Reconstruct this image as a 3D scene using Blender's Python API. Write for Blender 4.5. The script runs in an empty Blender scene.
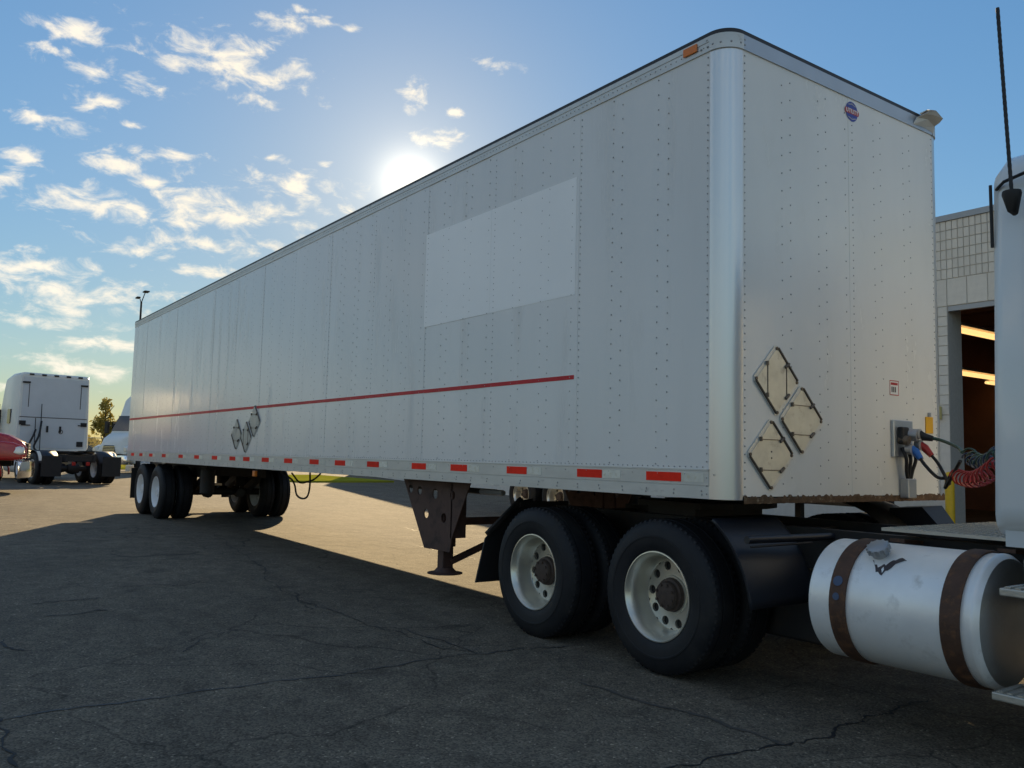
import bpy, math, random
from mathutils import Vector, Matrix
random.seed(7)
R = math.radians
sc = bpy.context.scene
COL = sc.collection

# ------------------------------------------------------------------ camera
FPX, CX, CY, CZ = 853.73, 3.4335, -4.0956, 1.353
YAW, PITCH, ROLL = 0.945876, 0.087327, 0.023202
_f = Vector((-math.sin(YAW)*math.cos(PITCH), math.cos(YAW)*math.cos(PITCH), math.sin(PITCH)))
_r = _f.cross(Vector((0, 0, 1))).normalized(); _u = _r.cross(_f)
_c, _s = math.cos(ROLL), math.sin(ROLL)
CR = _c*_r + _s*_u; CU = -_s*_r + _c*_u; CF = _f
CAM = Vector((CX, CY, CZ))
cd = bpy.data.cameras.new('camera'); cam = bpy.data.objects.new('camera', cd); COL.objects.link(cam)
cd.sensor_width = 36; cd.lens = FPX*36/1024; cd.clip_end = 5000; cd.clip_start = 0.05
m = Matrix((CR, CU, -CF)).transposed().to_4x4(); m.translation = CAM
cam.matrix_world = m
sc.camera = cam
def ray(u, v):
    return (CR*((u-512)/FPX) + CU*((384-v)/FPX) + CF).normalized()
def on(u, v, ax, val):
    d = ray(u, v); i = 'xyz'.index(ax); t = (val-CAM[i])/d[i]
    return CAM + d*t
def g(x):                       # the yard rises very slightly towards its far end
    return 0.0075*min(34, max(-4, -x)) - .043

# ------------------------------------------------------------------ world, sun, exposure
SUN = ray(410, 183)
EL = math.asin(SUN.z); AZ = math.atan2(SUN.y, SUN.x)
w = bpy.data.worlds.new('World'); sc.world = w; w.use_nodes = True
N = w.node_tree.nodes; L = w.node_tree.links; N.clear()
def nd(t, **k):
    n = N.new(t)
    for a, b in k.items(): setattr(n, a, b)
    return n
def mth(op, a, b=None, c=None, clamp=False):
    n = N.new('ShaderNodeMath'); n.operation = op; n.use_clamp = clamp
    for i, x in enumerate((a, b, c)):
        if x is None: continue
        if isinstance(x, (int, float)): n.inputs[i].default_value = x
        else: L.new(x, n.inputs[i])
    return n.outputs[0]
out = nd('ShaderNodeOutputWorld'); bg = nd('ShaderNodeBackground'); bg.inputs[1].default_value = 0.110
sky = nd('ShaderNodeTexSky', sky_type='NISHITA', sun_disc=False)
sky.sun_elevation = EL; sky.sun_rotation = math.pi/2-AZ
sky.altitude = 200; sky.air_density = 1.0; sky.dust_density = 0.15; sky.ozone_density = 1.0
tc = nd('ShaderNodeTexCoord'); sp = nd('ShaderNodeSeparateXYZ'); L.new(tc.outputs['Generated'], sp.inputs[0])
el = mth('ARCSINE', sp.outputs[2]); az = mth('ARCTAN2', sp.outputs[1], mth('MULTIPLY', sp.outputs[0], -1))   # azimuth 0 = -X
cv = nd('ShaderNodeCombineXYZ'); L.new(az, cv.inputs[0]); L.new(el, cv.inputs[1])
CL = [(78,32,34,13,.75),(108,72,46,11,.8),(222,62,52,18,1),(262,78,30,14,.8),(285,24,26,11,.7),(318,22,18,7,.7),(416,94,14,15,.6),(495,66,17,6,.75),(432,140,24,7,.8),
 (36,117,20,8,.9),(72,128,18,8,.85),(103,103,24,9,.85),(16,182,26,12,.85),(108,206,42,15,1),(104,162,32,11,.8),(170,157,38,7,.75),(150,182,22,8,.7),(288,186,42,11,.95),(322,210,22,9,.8),(440,132,16,4,.8),(452,112,10,5,.6),(350,30,14,6,.5),(60,50,26,8,.6),(305,10,20,6,.5),(135,125,14,5,.6),(250,100,20,9,.7),(325,165,10,4,.5),
 (190,200,30,17,.9),(236,214,46,11,1),(200,242,56,11,.9),(178,224,20,6,.7),(205,270,22,5,.8),(28,266,52,14,1),(88,292,62,13,1),(60,322,70,6,.8),(140,252,30,6,.8),
 (96,345,50,7,.8),(90,370,56,9,.9),(20,155,22,9,.7),(270,158,16,4,.7),(70,312,34,6,.8),(12,385,30,6,.8),(30,280,30,8,.9)]
nz = nd('ShaderNodeTexNoise'); nz.inputs['Scale'].default_value = 26; nz.inputs['Detail'].default_value = 7; nz.inputs['Roughness'].default_value = .62; nz.inputs['Distortion'].default_value = .4
mp = nd('ShaderNodeVectorMath', operation='MULTIPLY'); mp.inputs[1].default_value = (1, 1.9, 1); L.new(cv.outputs[0], mp.inputs[0]); L.new(mp.outputs[0], nz.inputs[0])
nval = nz.outputs[0]
field = None
for (u, v, ru, rv, a) in CL:
    d = ray(u, v); ce = math.asin(d.z); ca = math.atan2(d.y, -d.x)
    d2 = ray(u+ru, v); d3 = ray(u, v-rv)
    sa = max(.01, math.hypot(math.atan2(d2.y, -d2.x)-ca, 0)); se = max(.004, abs(math.asin(d3.z)-ce))
    kx, ky = 1/sa/1.85/a, 1/se/1.85/a
    a2 = nd('ShaderNodeVectorMath', operation='MULTIPLY_ADD'); L.new(cv.outputs[0], a2.inputs[0]); a2.inputs[1].default_value = (kx, ky, 0); a2.inputs[2].default_value = (-ca*kx, -ce*ky, 0)
    a3 = nd('ShaderNodeVectorMath', operation='LENGTH'); L.new(a2.outputs[0], a3.inputs[0])
    field = a3.outputs['Value'] if field is None else mth('MINIMUM', field, a3.outputs['Value'])
field = mth('SUBTRACT', 1.0, field)
# scattered cloud goes on outside the view, made fuller to brighten the shaded trailer side
n2 = nd('ShaderNodeTexNoise'); n2.inputs['Scale'].default_value = 4.2; n2.inputs['Detail'].default_value = 2; L.new(mp.outputs[0], n2.inputs[0])
gen = mth('MULTIPLY_ADD', n2.outputs[0], 5.0, -2.3)
AZL = min(math.atan2(ray(-60, v).y, -ray(-60, v).x) for v in (0, 400))
lo = mth('MULTIPLY_ADD', az, -4.0, AZL*4.0, True); hi = mth('MULTIPLY_ADD', az, 4.0, -1.6*4.0, True)
outm = mth('MAXIMUM', lo, hi)
gen2 = mth('ADD', mth('MULTIPLY', gen, outm), mth('MULTIPLY_ADD', outm, 3.0, -3.0))
field = mth('MAXIMUM', field, gen2)
dens = mth('ADD', field, mth('MULTIPLY_ADD', nval, 4.6, -2.62))
mr = nd('ShaderNodeMapRange', interpolation_type='SMOOTHSTEP'); L.new(dens, mr.inputs[0]); mr.inputs[1].default_value = -.25; mr.inputs[2].default_value = 1.15
mr.inputs[3].default_value = 0; mr.inputs[4].default_value = .92
sdot = nd('ShaderNodeVectorMath', operation='DOT_PRODUCT'); L.new(tc.outputs['Generated'], sdot.inputs[0]); sdot.inputs[1].default_value = SUN
toward = mth('POWER', mth('MAXIMUM', sdot.outputs['Value'], 0), 6)
ccol = nd('ShaderNodeMixRGB'); L.new(toward, ccol.inputs[0]); ccol.inputs[1].default_value = (7.4, 6.9, 6.1, 1); ccol.inputs[2].default_value = (7.4, 6.6, 5.2, 1)
lum = nd('ShaderNodeRGBToBW'); L.new(sky.outputs[0], lum.inputs[0])
hs = nd('ShaderNodeHueSaturation'); hs.inputs['Saturation'].default_value = 1.22; tn = nd('ShaderNodeVectorMath', operation='MULTIPLY'); tn.inputs[1].default_value = (.92, .985, 1.01); L.new(sky.outputs[0], tn.inputs[0]); L.new(tn.outputs[0], hs.inputs['Color'])
soft = nd('ShaderNodeVectorMath', operation='SCALE'); L.new(hs.outputs[0], soft.inputs[0]); L.new(mth('DIVIDE', 1.42, mth('MULTIPLY_ADD', lum.outputs[0], 1/4.0, 1.0)), soft.inputs['Scale'])
mx = nd('ShaderNodeMixRGB'); L.new(mr.outputs[0], mx.inputs[0]); L.new(soft.outputs[0], mx.inputs[1]); L.new(ccol.outputs[0], mx.inputs[2])
# aureole of the low sun in thin haze
aur = mth('POWER', mth('MAXIMUM', sdot.outputs['Value'], 0), 2200)
au2 = mth('POWER', mth('MAXIMUM', sdot.outputs['Value'], 0), 110)
ac = nd('ShaderNodeMixRGB', blend_type='ADD'); ac.inputs[0].default_value = 1; L.new(mx.outputs[0], ac.inputs[1])
tint = nd('ShaderNodeVectorMath', operation='SCALE'); tint.inputs[0].default_value = (1.0, .86, .62)
L.new(mth('ADD', mth('MULTIPLY', aur, 6.0), mth('ADD', mth('MULTIPLY', au2, .8), mth('MULTIPLY', mth('POWER', mth('MAXIMUM', sdot.outputs['Value'], 0), 420), 1.1))), tint.inputs['Scale']); L.new(tint.outputs[0], ac.inputs[2])
L.new(ac.outputs[0], bg.inputs[0]); L.new(bg.outputs[0], out.inputs[0])

sl = bpy.data.lights.new('sun', 'SUN'); so = bpy.data.objects.new('sun', sl); COL.objects.link(so)
sl.energy = 5.0; sl.angle = R(.53); sl.color = (1.0, .75, .42)
so.rotation_euler = SUN.to_track_quat('Z', 'Y').to_euler(); so.location = (-30, 20, 30)
sc.view_settings.view_transform = 'Standard'; sc.view_settings.look = 'None'; sc.view_settings.gamma = 1
sc.view_settings.exposure = 0.48
sc.render.resolution_x, sc.render.resolution_y = 1024, 768

# ------------------------------------------------------------------ materials
MATS = {}
def mat(name, col, rough=.5, metal=0., var=.15, vs=6., bump=0., bs=40., coat=0., col2=None, thr=(.45, .7), stretch=None, spec=.5, rnd=0., vs2=None, alpha=None):
    if name in MATS: return MATS[name]
    M = bpy.data.materials.new(name); M.use_nodes = True; MATS[name] = M
    nt = M.node_tree; b = nt.nodes['Principled BSDF']
    b.inputs['Roughness'].default_value = rough; b.inputs['Metallic'].default_value = metal
    b.inputs['Coat Weight'].default_value = coat; b.inputs['Specular IOR Level'].default_value = spec
    if coat: b.inputs['Coat Roughness'].default_value = .06
    t = nt.nodes.new('ShaderNodeTexCoord'); vec = t.outputs['Object']
    if stretch:
        s = nt.nodes.new('ShaderNodeVectorMath'); s.operation = 'MULTIPLY'; s.inputs[1].default_value = stretch
        nt.links.new(vec, s.inputs[0]); vec = s.outputs[0]
    n = nt.nodes.new('ShaderNodeTexNoise'); n.inputs['Scale'].default_value = vs; n.inputs['Detail'].default_value = 6; n.inputs['Roughness'].default_value = .6
    nt.links.new(vec, n.inputs[0])
    a = nt.nodes.new('ShaderNodeMapRange'); nt.links.new(n.outputs[0], a.inputs[0])
    a.inputs[1].default_value = .25; a.inputs[2].default_value = .75; a.inputs[3].default_value = 1-var; a.inputs[4].default_value = 1+var
    fac = a.outputs[0]
    if rnd:
        oi = nt.nodes.new('ShaderNodeObjectInfo'); rr = nt.nodes.new('ShaderNodeMapRange'); nt.links.new(oi.outputs['Random'], rr.inputs[0])
        rr.inputs[3].default_value = 1-rnd; rr.inputs[4].default_value = 1+rnd
        mm = nt.nodes.new('ShaderNodeMath'); mm.operation = 'MULTIPLY'; nt.links.new(fac, mm.inputs[0]); nt.links.new(rr.outputs[0], mm.inputs[1]); fac = mm.outputs[0]
    s2 = nt.nodes.new('ShaderNodeVectorMath'); s2.operation = 'SCALE'; s2.inputs[0].default_value = col[:3]; nt.links.new(fac, s2.inputs['Scale'])
    c = s2.outputs[0]
    if col2:
        n3 = nt.nodes.new('ShaderNodeTexNoise'); n3.inputs['Scale'].default_value = vs2 or vs*1.7; n3.inputs['Detail'].default_value = 8; n3.inputs['Roughness'].default_value = .65; nt.links.new(vec, n3.inputs[0])
        r3 = nt.nodes.new('ShaderNodeMapRange'); nt.links.new(n3.outputs[0], r3.inputs[0]); r3.inputs[1].default_value = thr[0]; r3.inputs[2].default_value = thr[1]
        mx = nt.nodes.new('ShaderNodeMixRGB'); nt.links.new(r3.outputs[0], mx.inputs[0]); nt.links.new(c, mx.inputs[1]); mx.inputs[2].default_value = (*col2[:3], 1); c = mx.outputs[0]
        ra = nt.nodes.new('ShaderNodeMapRange'); nt.links.new(r3.outputs[0], ra.inputs[0]); ra.inputs[3].default_value = rough; ra.inputs[4].default_value = min(.9, rough+.35); nt.links.new(ra.outputs[0], b.inputs['Roughness'])
        if metal:
            rm = nt.nodes.new('ShaderNodeMapRange'); nt.links.new(r3.outputs[0], rm.inputs[0]); rm.inputs[3].default_value = metal; rm.inputs[4].default_value = 0; nt.links.new(rm.outputs[0], b.inputs['Metallic'])
    nt.links.new(c, b.inputs['Base Color'])
    if bump:
        nb = nt.nodes.new('ShaderNodeTexNoise'); nb.inputs['Scale'].default_value = bs; nb.inputs['Detail'].default_value = 5; nt.links.new(vec, nb.inputs[0])
        bp = nt.nodes.new('ShaderNodeBump'); bp.inputs['Strength'].default_value = 1; bp.inputs['Distance'].default_value = bump; nt.links.new(nb.outputs[0], bp.inputs['Height']); nt.links.new(bp.outputs[0], b.inputs['Normal'])
    return M
def glow(name, col, s):
    M = bpy.data.materials.new(name); M.use_nodes = True; MATS[name] = M
    b = M.node_tree.nodes['Principled BSDF']; b.inputs['Base Color'].default_value = (*col, 1); b.inputs['Emission Color'].default_value = (*col, 1); b.inputs['Emission Strength'].default_value = s
    return M
mat('panel', (.765,.765,.745), .22, 0, .05, .9, .0035, 1.7, 0, col2=(.60,.59,.55), thr=(.54,.90), vs2=2.2, stretch=(1.6,1,.22), rnd=.008)
mat('frontpanel', (.80,.79,.74), .22, 0, .06, 1.3, .003, 2.0, 0, col2=(.66,.64,.56), thr=(.58,.95), vs2=3.0, stretch=(1,1,.4), rnd=.02)
mat('patch', (.95,.95,.93), .35, 0, .04, 1.0, .0016, 1.6)
mat('rail', (.60,.60,.57), .42, .35, .10, 3, .0006, 60, 0, col2=(.30,.28,.25), thr=(.60,.82), vs2=7, stretch=(1,1,2.5))
mat('railfront', (.42,.46,.50), .34, .6, .08, 3, 0, 60)
mat('post', (.72,.71,.68), .33, .85, .04, 2, .0004, 1.5, stretch=(1,1,.1))
mat('rivet', (.34,.34,.33), .5, .4, .2, 20)
mat('rustedge', (.11,.062,.030), .85, 0, .4, 14, .004, 40, 0, col2=(.34,.27,.17), thr=(.56,.70), vs2=22)
mat('black', (.012,.012,.013), .6, 0, .3, 8, .0005, 60)
mat('gasket', (.02,.021,.025), .5)
mat('tapered', (.88,.035,.015), .6, 0, .10, 18, 0, 1, 0, spec=.12, rnd=.12)
mat('tapewhite', (.74,.72,.62), .45, 0, .10, 20, 0, 1, 0, col2=(.62,.56,.38), thr=(.5,.75), rnd=.15)
mat('stripe', (.55,.02,.03), .45, 0, .15, 5, 0, 1, 0, col2=(.50,.16,.15), thr=(.60,.8), vs2=9, spec=.25)
mat('placard', (.66,.63,.52), .38, .35, .14, 7, .0015, 14, 0, col2=(.40,.32,.20), thr=(.55,.8), vs2=12)
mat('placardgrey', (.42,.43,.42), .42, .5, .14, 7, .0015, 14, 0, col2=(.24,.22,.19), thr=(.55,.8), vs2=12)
mat('placardframe', (.62,.62,.58), .38, .35, .12, 12, 0, 1, 0, col2=(.3,.25,.18), thr=(.6,.8))
mat('clip', (.16,.13,.10), .5, .6, .3, 20)
mat('chassis', (.016,.015,.015), .62, 0, .3, 5, .0015, 30, 0, col2=(.055,.035,.024), thr=(.52,.78), vs2=6)
mat('brownsteel', (.078,.038,.029), .62, 0, .2, 5, .001, 40, 0, col2=(.035,.026,.024), thr=(.5,.75))
mat('tyre', (.012,.013,.016), .58, 0, .2, 9, .0006, 90, 0, col2=(.034,.032,.030), thr=(.5,.8), vs2=4, spec=.3)
mat('rim', (.68,.655,.57), .30, .75, .07, 6, .0004, 40, 0, col2=(.36,.30,.22), thr=(.62,.85), vs2=9)
mat('rimwhite', (.78,.79,.80), .35, 0, .06, 6)
mat('hub', (.070,.048,.038), .6, .2, .3, 22, .003, 50)
mat('alu', (.90,.90,.88), .36, .25, .10, 3, .0016, 5, 0, col2=(.42,.41,.38), thr=(.57,.85), vs2=6)
mat('aluend', (.42,.42,.41), .40, .8, .12, 4, .001, 12, 0, col2=(.32,.27,.15), thr=(.58,.85), vs2=5)
mat('ruststrap', (.080,.040,.024), .68, .1, .25, 10, .002, 50, 0, col2=(.19,.088,.038), thr=(.5,.70), vs2=15)
mat('bluepaint', (.05,.08,.15), .5)
mat('fender', (.014,.017,.024), .42, 0, .12, 4, .001, 8)
mat('deckplate', (.50,.48,.42), .45, .6, .12, 10, .0015, 70)
mat('cabwhite', (.74,.77,.77), .22, 0, .03, 2, 0, 1, .5)
mat('cabcream', (.74,.76,.72), .3, 0, .05, 2)
mat('cabgrey', (.60,.64,.66), .4, 0, .05, 2)
mat('red', (.38,.012,.015), .22, 0, .05, 4, 0, 1, .6)
mat('chrome', (.80,.80,.80), .14, 1, .04, 5)
mat('glass', (.02,.025,.03), .06, 0, .05, 3, 0, 1, 0, spec=.8)
mat('lamp', (.75,.75,.72), .12, .2, .1, 20, 0, 1, .5)
mat('amber', (.75,.20,.02), .3, 0, .1, 20)
mat('redlamp', (.40,.02,.015), .25)
mat('redhose', (.42,.025,.02), .38); mat('bluehose', (.02,.045,.09), .4); mat('greenhose', (.03,.075,.05), .4); mat('blueplastic', (.02,.13,.45), .4); mat('redplastic', (.40,.03,.02), .4)
mat('yellow', (.78,.50,.02), .5, 0, .1, 8, .0004, 50); mat('yellowtag', (.80,.42,.01), .45, 0, .08, 10); mat('creambox', (.55,.46,.18), .5)
mat('block', (.68,.65,.58), .75, 0, .07, 9, .0015, 60, 0, rnd=.05); mat('mortar', (.46,.44,.40), .9, 0, .1, 20)
mat('coping', (.34,.36,.38), .45, .4, .06, 3)
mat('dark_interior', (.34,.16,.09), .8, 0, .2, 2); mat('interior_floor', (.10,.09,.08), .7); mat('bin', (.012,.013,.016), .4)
glow('tube', (1.0, .60, .22), 1.0)
mat('bark', (.07,.05,.035), .85, 0, .25, 8)
mat('galv', (.42,.43,.44), .45, .7, .08, 6)
mat('teal', (.012,.06,.075), .25, 0, .05, 3, 0, 1, .4); mat('logoblue', (.015,.04,.30), .35); mat('logored', (.45,.02,.02), .35); mat('logowhite', (.80,.80,.76), .4); mat('ink', (.05,.04,.04), .5)
mat('crack', (.012,.012,.013), .75, 0, .4, 30, .001, 80)
mat('tar', (.030,.031,.034), .62, 0, .25, 12, .001, 80)
mat('skid', (.078,.070,.058), .75, 0, .25, 12)
mat('turf', (.30,.30,.035), .95, 0, .35, 1.5, .02, 12, spec=0.)
mat('deckwood', (.10,.075,.05), .8, 0, .25, 6)

def leafy(n, col):
    M = mat(n, col, .55, 0, .3, 3, rnd=.1); nt = M.node_tree; b = nt.nodes['Principled BSDF']; o = nt.nodes['Material Output']
    t = nt.nodes.new('ShaderNodeBsdfTranslucent'); x = nt.nodes.new('ShaderNodeMixShader'); x.inputs[0].default_value = .45
    nt.links.new(b.inputs['Base Color'].links[0].from_socket, t.inputs[0]); nt.links.new(b.outputs[0], x.inputs[1]); nt.links.new(t.outputs[0], x.inputs[2]); nt.links.new(x.outputs[0], o.inputs[0])
leafy('leafA', (.13,.13,.03)); leafy('leafB', (.30,.24,.06)); leafy('grass', (.34,.33,.05))
def asphalt():
    M = bpy.data.materials.new('asphalt'); M.use_nodes = True; MATS['asphalt'] = M
    nt = M.node_tree; b = nt.nodes['Principled BSDF']; n = nt.nodes; l = nt.links
    t = n.new('ShaderNodeTexCoord')
    def noise(s, d=6, r=.6, vec=None):
        x = n.new('ShaderNodeTexNoise'); x.inputs['Scale'].default_value = s; x.inputs['Detail'].default_value = d; x.inputs['Roughness'].default_value = r; l.new(vec or t.outputs['Object'], x.inputs[0]); return x.outputs[0]
    def ramp(v, a, bb, c, d):
        x = n.new('ShaderNodeMapRange'); l.new(v, x.inputs[0]); x.inputs[1].default_value = a; x.inputs[2].default_value = bb; x.inputs[3].default_value = c; x.inputs[4].default_value = d; return x.outputs[0]
    def mul(a, bb):
        x = n.new('ShaderNodeMath'); x.operation = 'MULTIPLY'; l.new(a, x.inputs[0]); l.new(bb, x.inputs[1]); return x.outputs[0]
    big = ramp(noise(.35, 5), .3, .7, .80, 1.18)
    st = n.new('ShaderNodeVectorMath'); st.operation = 'MULTIPLY'; st.inputs[1].default_value = (.35, 1.6, 1); l.new(t.outputs['Object'], st.inputs[0])
    streak = ramp(noise(1.1, 6, .65, st.outputs[0]), .3, .7, .84, 1.14)
    mid = ramp(noise(4, 8, .72), .32, .68, .66, 1.28)
    vo = n.new('ShaderNodeTexVoronoi'); vo.inputs['Scale'].default_value = 95; l.new(t.outputs['Object'], vo.inputs[0])
    sv = n.new('ShaderNodeSeparateXYZ'); l.new(vo.outputs['Color'], sv.inputs[0])
    agg = ramp(sv.outputs[0], 0, 1, .55, 1.55)
    spot = ramp(noise(1.7, 3, .5), .62, .72, 1.0, .72)
    dv = n.new('ShaderNodeTexNoise'); dv.inputs['Scale'].default_value = 1.3; dv.inputs['Detail'].default_value = 5; l.new(t.outputs['Object'], dv.inputs[0])
    mv = n.new('ShaderNodeVectorMath'); mv.operation = 'MULTIPLY_ADD'; mv.inputs[1].default_value = (.9, .9, 0); l.new(dv.outputs['Color'], mv.inputs[0]); l.new(t.outputs['Object'], mv.inputs[2])
    ve = n.new('ShaderNodeTexVoronoi'); ve.feature = 'DISTANCE_TO_EDGE'; ve.inputs['Scale'].default_value = .55; l.new(mv.outputs[0], ve.inputs[0])
    hair = ramp(ve.outputs['Distance'], .0, .008, 0, 1); hm = ramp(noise(.45, 3), .48, .56, 0, 1)
    hx = n.new('ShaderNodeMath'); hx.operation = 'MAXIMUM'; l.new(hair, hx.inputs[0]); l.new(hm, hx.inputs[1])
    oil = ramp(noise(2.6, 4, .55), .64, .74, 1, .62)
    grit = ramp(sv.outputs[1], .965, .985, 1, 2.2)
    f = mul(mul(mul(big, streak), mul(mid, agg)), mul(mul(spot, oil), mul(grit, ramp(hx.outputs[0], 0, 1, .42, 1))))
    s = n.new('ShaderNodeVectorMath'); s.operation = 'SCALE'; s.inputs[0].default_value = (.122, .104, .076); l.new(f, s.inputs['Scale'])
    l.new(s.outputs[0], b.inputs['Base Color']); b.inputs['Roughness'].default_value = .9; b.inputs['Specular IOR Level'].default_value = .35
    bp = n.new('ShaderNodeBump'); bp.inputs['Distance'].default_value = .0035; l.new(mul(ramp(vo.outputs['Distance'], 0, .7, 1, .2), ramp(noise(60, 3), .2, .8, .5, 1)), bp.inputs['Height'])
    bp2 = n.new('ShaderNodeBump'); bp2.inputs['Distance'].default_value = .03; l.new(noise(1.4, 4), bp2.inputs['Height']); l.new(bp2.outputs[0], bp.inputs['Normal']); l.new(bp.outputs[0], b.inputs['Normal'])
asphalt()

# ------------------------------------------------------------------ mesh helpers
OFF = [Vector((0, 0, 0))]
def link(o, parent=None):
    COL.objects.link(o)
    if parent: o.parent = parent
    return o
def tag(o, label=None, cat=None, group=None, kind=None):
    for k, v in (('label', label), ('category', cat), ('group', group), ('kind', kind)):
        if v: o[k] = v
    return o
def thing(name, label, cat, loc=(0, 0, 0), rotz=0, group=None, local=False):
    o = bpy.data.objects.new(name, None); o.empty_display_size = .3; COL.objects.link(o)
    o.location = loc; o.rotation_euler = (0, 0, rotz); tag(o, label, cat, group)
    OFF[0] = Vector((0, 0, 0)) if local else Vector(loc)
    return o
class MB:
    def __init__(s): s.v = []; s.f = []
    def add(s, vs, fs):
        k = len(s.v); s.v += [tuple(x) for x in vs]; s.f += [tuple(i+k for i in q) for q in fs]; return s
    def box(s, x0, x1, y0, y1, z0, z1):
        return s.add([(x0,y0,z0),(x1,y0,z0),(x1,y1,z0),(x0,y1,z0),(x0,y0,z1),(x1,y0,z1),(x1,y1,z1),(x0,y1,z1)],
                     [(0,3,2,1),(4,5,6,7),(0,1,5,4),(1,2,6,5),(2,3,7,6),(3,0,4,7)])
    def bar(s, a, b, w, h=None, up=(0, 0, 1)):
        a = Vector(a); b = Vector(b); d = (b-a).normalized(); u = Vector(up)
        if abs(d.dot(u)) > .95: u = Vector((1, 0, 0))
        r = d.cross(u).normalized()*(w/2); u = r.cross(d).normalized()*((h or w)/2)
        vs = [a-r-u, a+r-u, a+r+u, a-r+u, b-r-u, b+r-u, b+r+u, b-r+u]
        return s.add(vs, [(0,1,2,3),(7,6,5,4),(0,4,5,1),(1,5,6,2),(2,6,7,3),(3,7,4,0)])
    def tube(s, pts, r, n=8, cap=True, rs=None):
        pts = [Vector(p) for p in pts]; k = len(s.v); m = len(pts); prev = None
        for i, p in enumerate(pts):
            d = (pts[min(i+1, m-1)]-pts[max(i-1, 0)]).normalized()
            if prev is None:
                a = d.cross(Vector((0, 0, 1)) if abs(d.z) < .9 else Vector((1, 0, 0))).normalized()
            else:
                a = (prev - d*prev.dot(d)).normalized()
            prev = a; b = d.cross(a); rr = rs[i] if rs else r
            for j in range(n):
                t = 2*math.pi*j/n; s.v.append(tuple(p + a*(rr*math.cos(t)) + b*(rr*math.sin(t))))
        for i in range(m-1):
            for j in range(n):
                s.f.append((k+i*n+j, k+i*n+(j+1) % n, k+(i+1)*n+(j+1) % n, k+(i+1)*n+j))
        if cap:
            s.f.append(tuple(k+j for j in reversed(range(n)))); s.f.append(tuple(k+(m-1)*n+j for j in range(n)))
        return s
    def lathe(s, prof, c=(0, 0, 0), ax='y', n=48, close=False):
        k = len(s.v); m = len(prof)
        for (r, h) in prof:
            for j in range(n):
                t = 2*math.pi*j/n; a, b = r*math.cos(t), r*math.sin(t)
                q = {'y': (a, h, b), 'x': (h, a, b), 'z': (a, b, h)}[ax]
                s.v.append((c[0]+q[0], c[1]+q[1], c[2]+q[2]))
        for i in range(m-1 + (1 if close else 0)):
            for j in range(n):
                i2 = (i+1) % m
                s.f.append((k+i*n+j, k+i2*n+j, k+i2*n+(j+1) % n, k+i*n+(j+1) % n))
        return s
    def disc(s, r, c, ax='y', n=32):
        k = len(s.v)
        for j in range(n):
            t = 2*math.pi*j/n; a, b = r*math.cos(t), r*math.sin(t)
            q = {'y': (a, 0, b), 'x': (0, a, b), 'z': (a, b, 0)}[ax]; s.v.append((c[0]+q[0], c[1]+q[1], c[2]+q[2]))
        s.f.append(tuple(range(k, k+n))); return s
    def prism(s, poly, ax, a, b):
        k = len(s.v); n = len(poly)
        for h in (a, b):
            for (p, q) in poly: s.v.append({'x': (h, p, q), 'y': (p, h, q), 'z': (p, q, h)}[ax])
        s.f.append(tuple(range(k, k+n))); s.f.append(tuple(reversed(range(k+n, k+2*n))))
        for i in range(n): s.f.append((k+i, k+n+i, k+n+(i+1) % n, k+(i+1) % n))
        return s
    def strip(s, rows, closed=False):
        k = len(s.v); n = len(rows[0])
        for r in rows: s.v += [tuple(p) for p in r]
        for i in range(len(rows)-1):
            for j in range(n if closed else n-1): s.f.append((k+i*n+j, k+i*n+(j+1) % n, k+(i+1)*n+(j+1) % n, k+(i+1)*n+j))
        return s
    def loft(s, secs, seg=5, squash=None):     # sections (x, half width bottom, half width top, z0, z1, radius)
        rows = []
        for (x, wb, wt, z0, z1, rad) in secs:
            ring = []
            for (sx, z, w, a0) in ((1, z0, wb, -90), (1, z1, wt, 0), (-1, z1, wt, 90), (-1, z0, wb, 180)):
                cy = sx*(w-rad); cz = z + (rad if z == z0 else -rad)
                for i in range(seg+1):
                    t = R(a0 + 90*i/seg); ring.append((x, cy+rad*math.cos(t), cz+rad*math.sin(t)))
            rows.append(ring)
        k = len(s.v); s.strip(rows, True); n = len(rows[0])
        s.f.append(tuple(k+j for j in range(n))); e = k+(len(rows)-1)*n; s.f.append(tuple(e+j for j in reversed(range(n))))
        return s
    def mesh(s, name, m=None, smooth=None):
        me = bpy.data.meshes.new(name); o = OFF[0]
        me.from_pydata([(a-o[0], b-o[1], c-o[2]) for a, b, c in s.v], [], s.f)
        if m: me.materials.append(MATS[m])
        import bmesh
        bm = bmesh.new(); bm.from_mesh(me); bmesh.ops.recalc_face_normals(bm, faces=bm.faces); bm.to_mesh(me); bm.free()
        if smooth:
            me.polygons.foreach_set('use_smooth', [True]*len(me.polygons)); me.set_sharp_from_angle(angle=R(smooth))
        me.update(); return me
    def build(s, name, m, parent=None, smooth=None, bevel=None, kind=None, label=None):
        o = bpy.data.objects.new(name, s.mesh(name, m, smooth)); link(o, parent)
        if bevel:
            bv = o.modifiers.new('bevel', 'BEVEL'); bv.width = bevel; bv.segments = 2; bv.limit_method = 'ANGLE'; bv.angle_limit = R(40)
        tag(o, label=label, kind=kind); return o
def bez(pts, n=24):            # Catmull-Rom through points
    P = [Vector(p) for p in pts]; P = [P[0]*2-P[1]] + P + [P[-1]*2-P[-2]]; o = []
    for i in range(1, len(P)-2):
        for k in range(n):
            t = k/n; a, b, c, d = P[i-1], P[i], P[i+1], P[i+2]
            o.append(.5*((2*b) + (c-a)*t + (2*a-5*b+4*c-d)*t*t + (3*b-a-3*c+d)*t**3))
    o.append(P[-2]); return o
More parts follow.
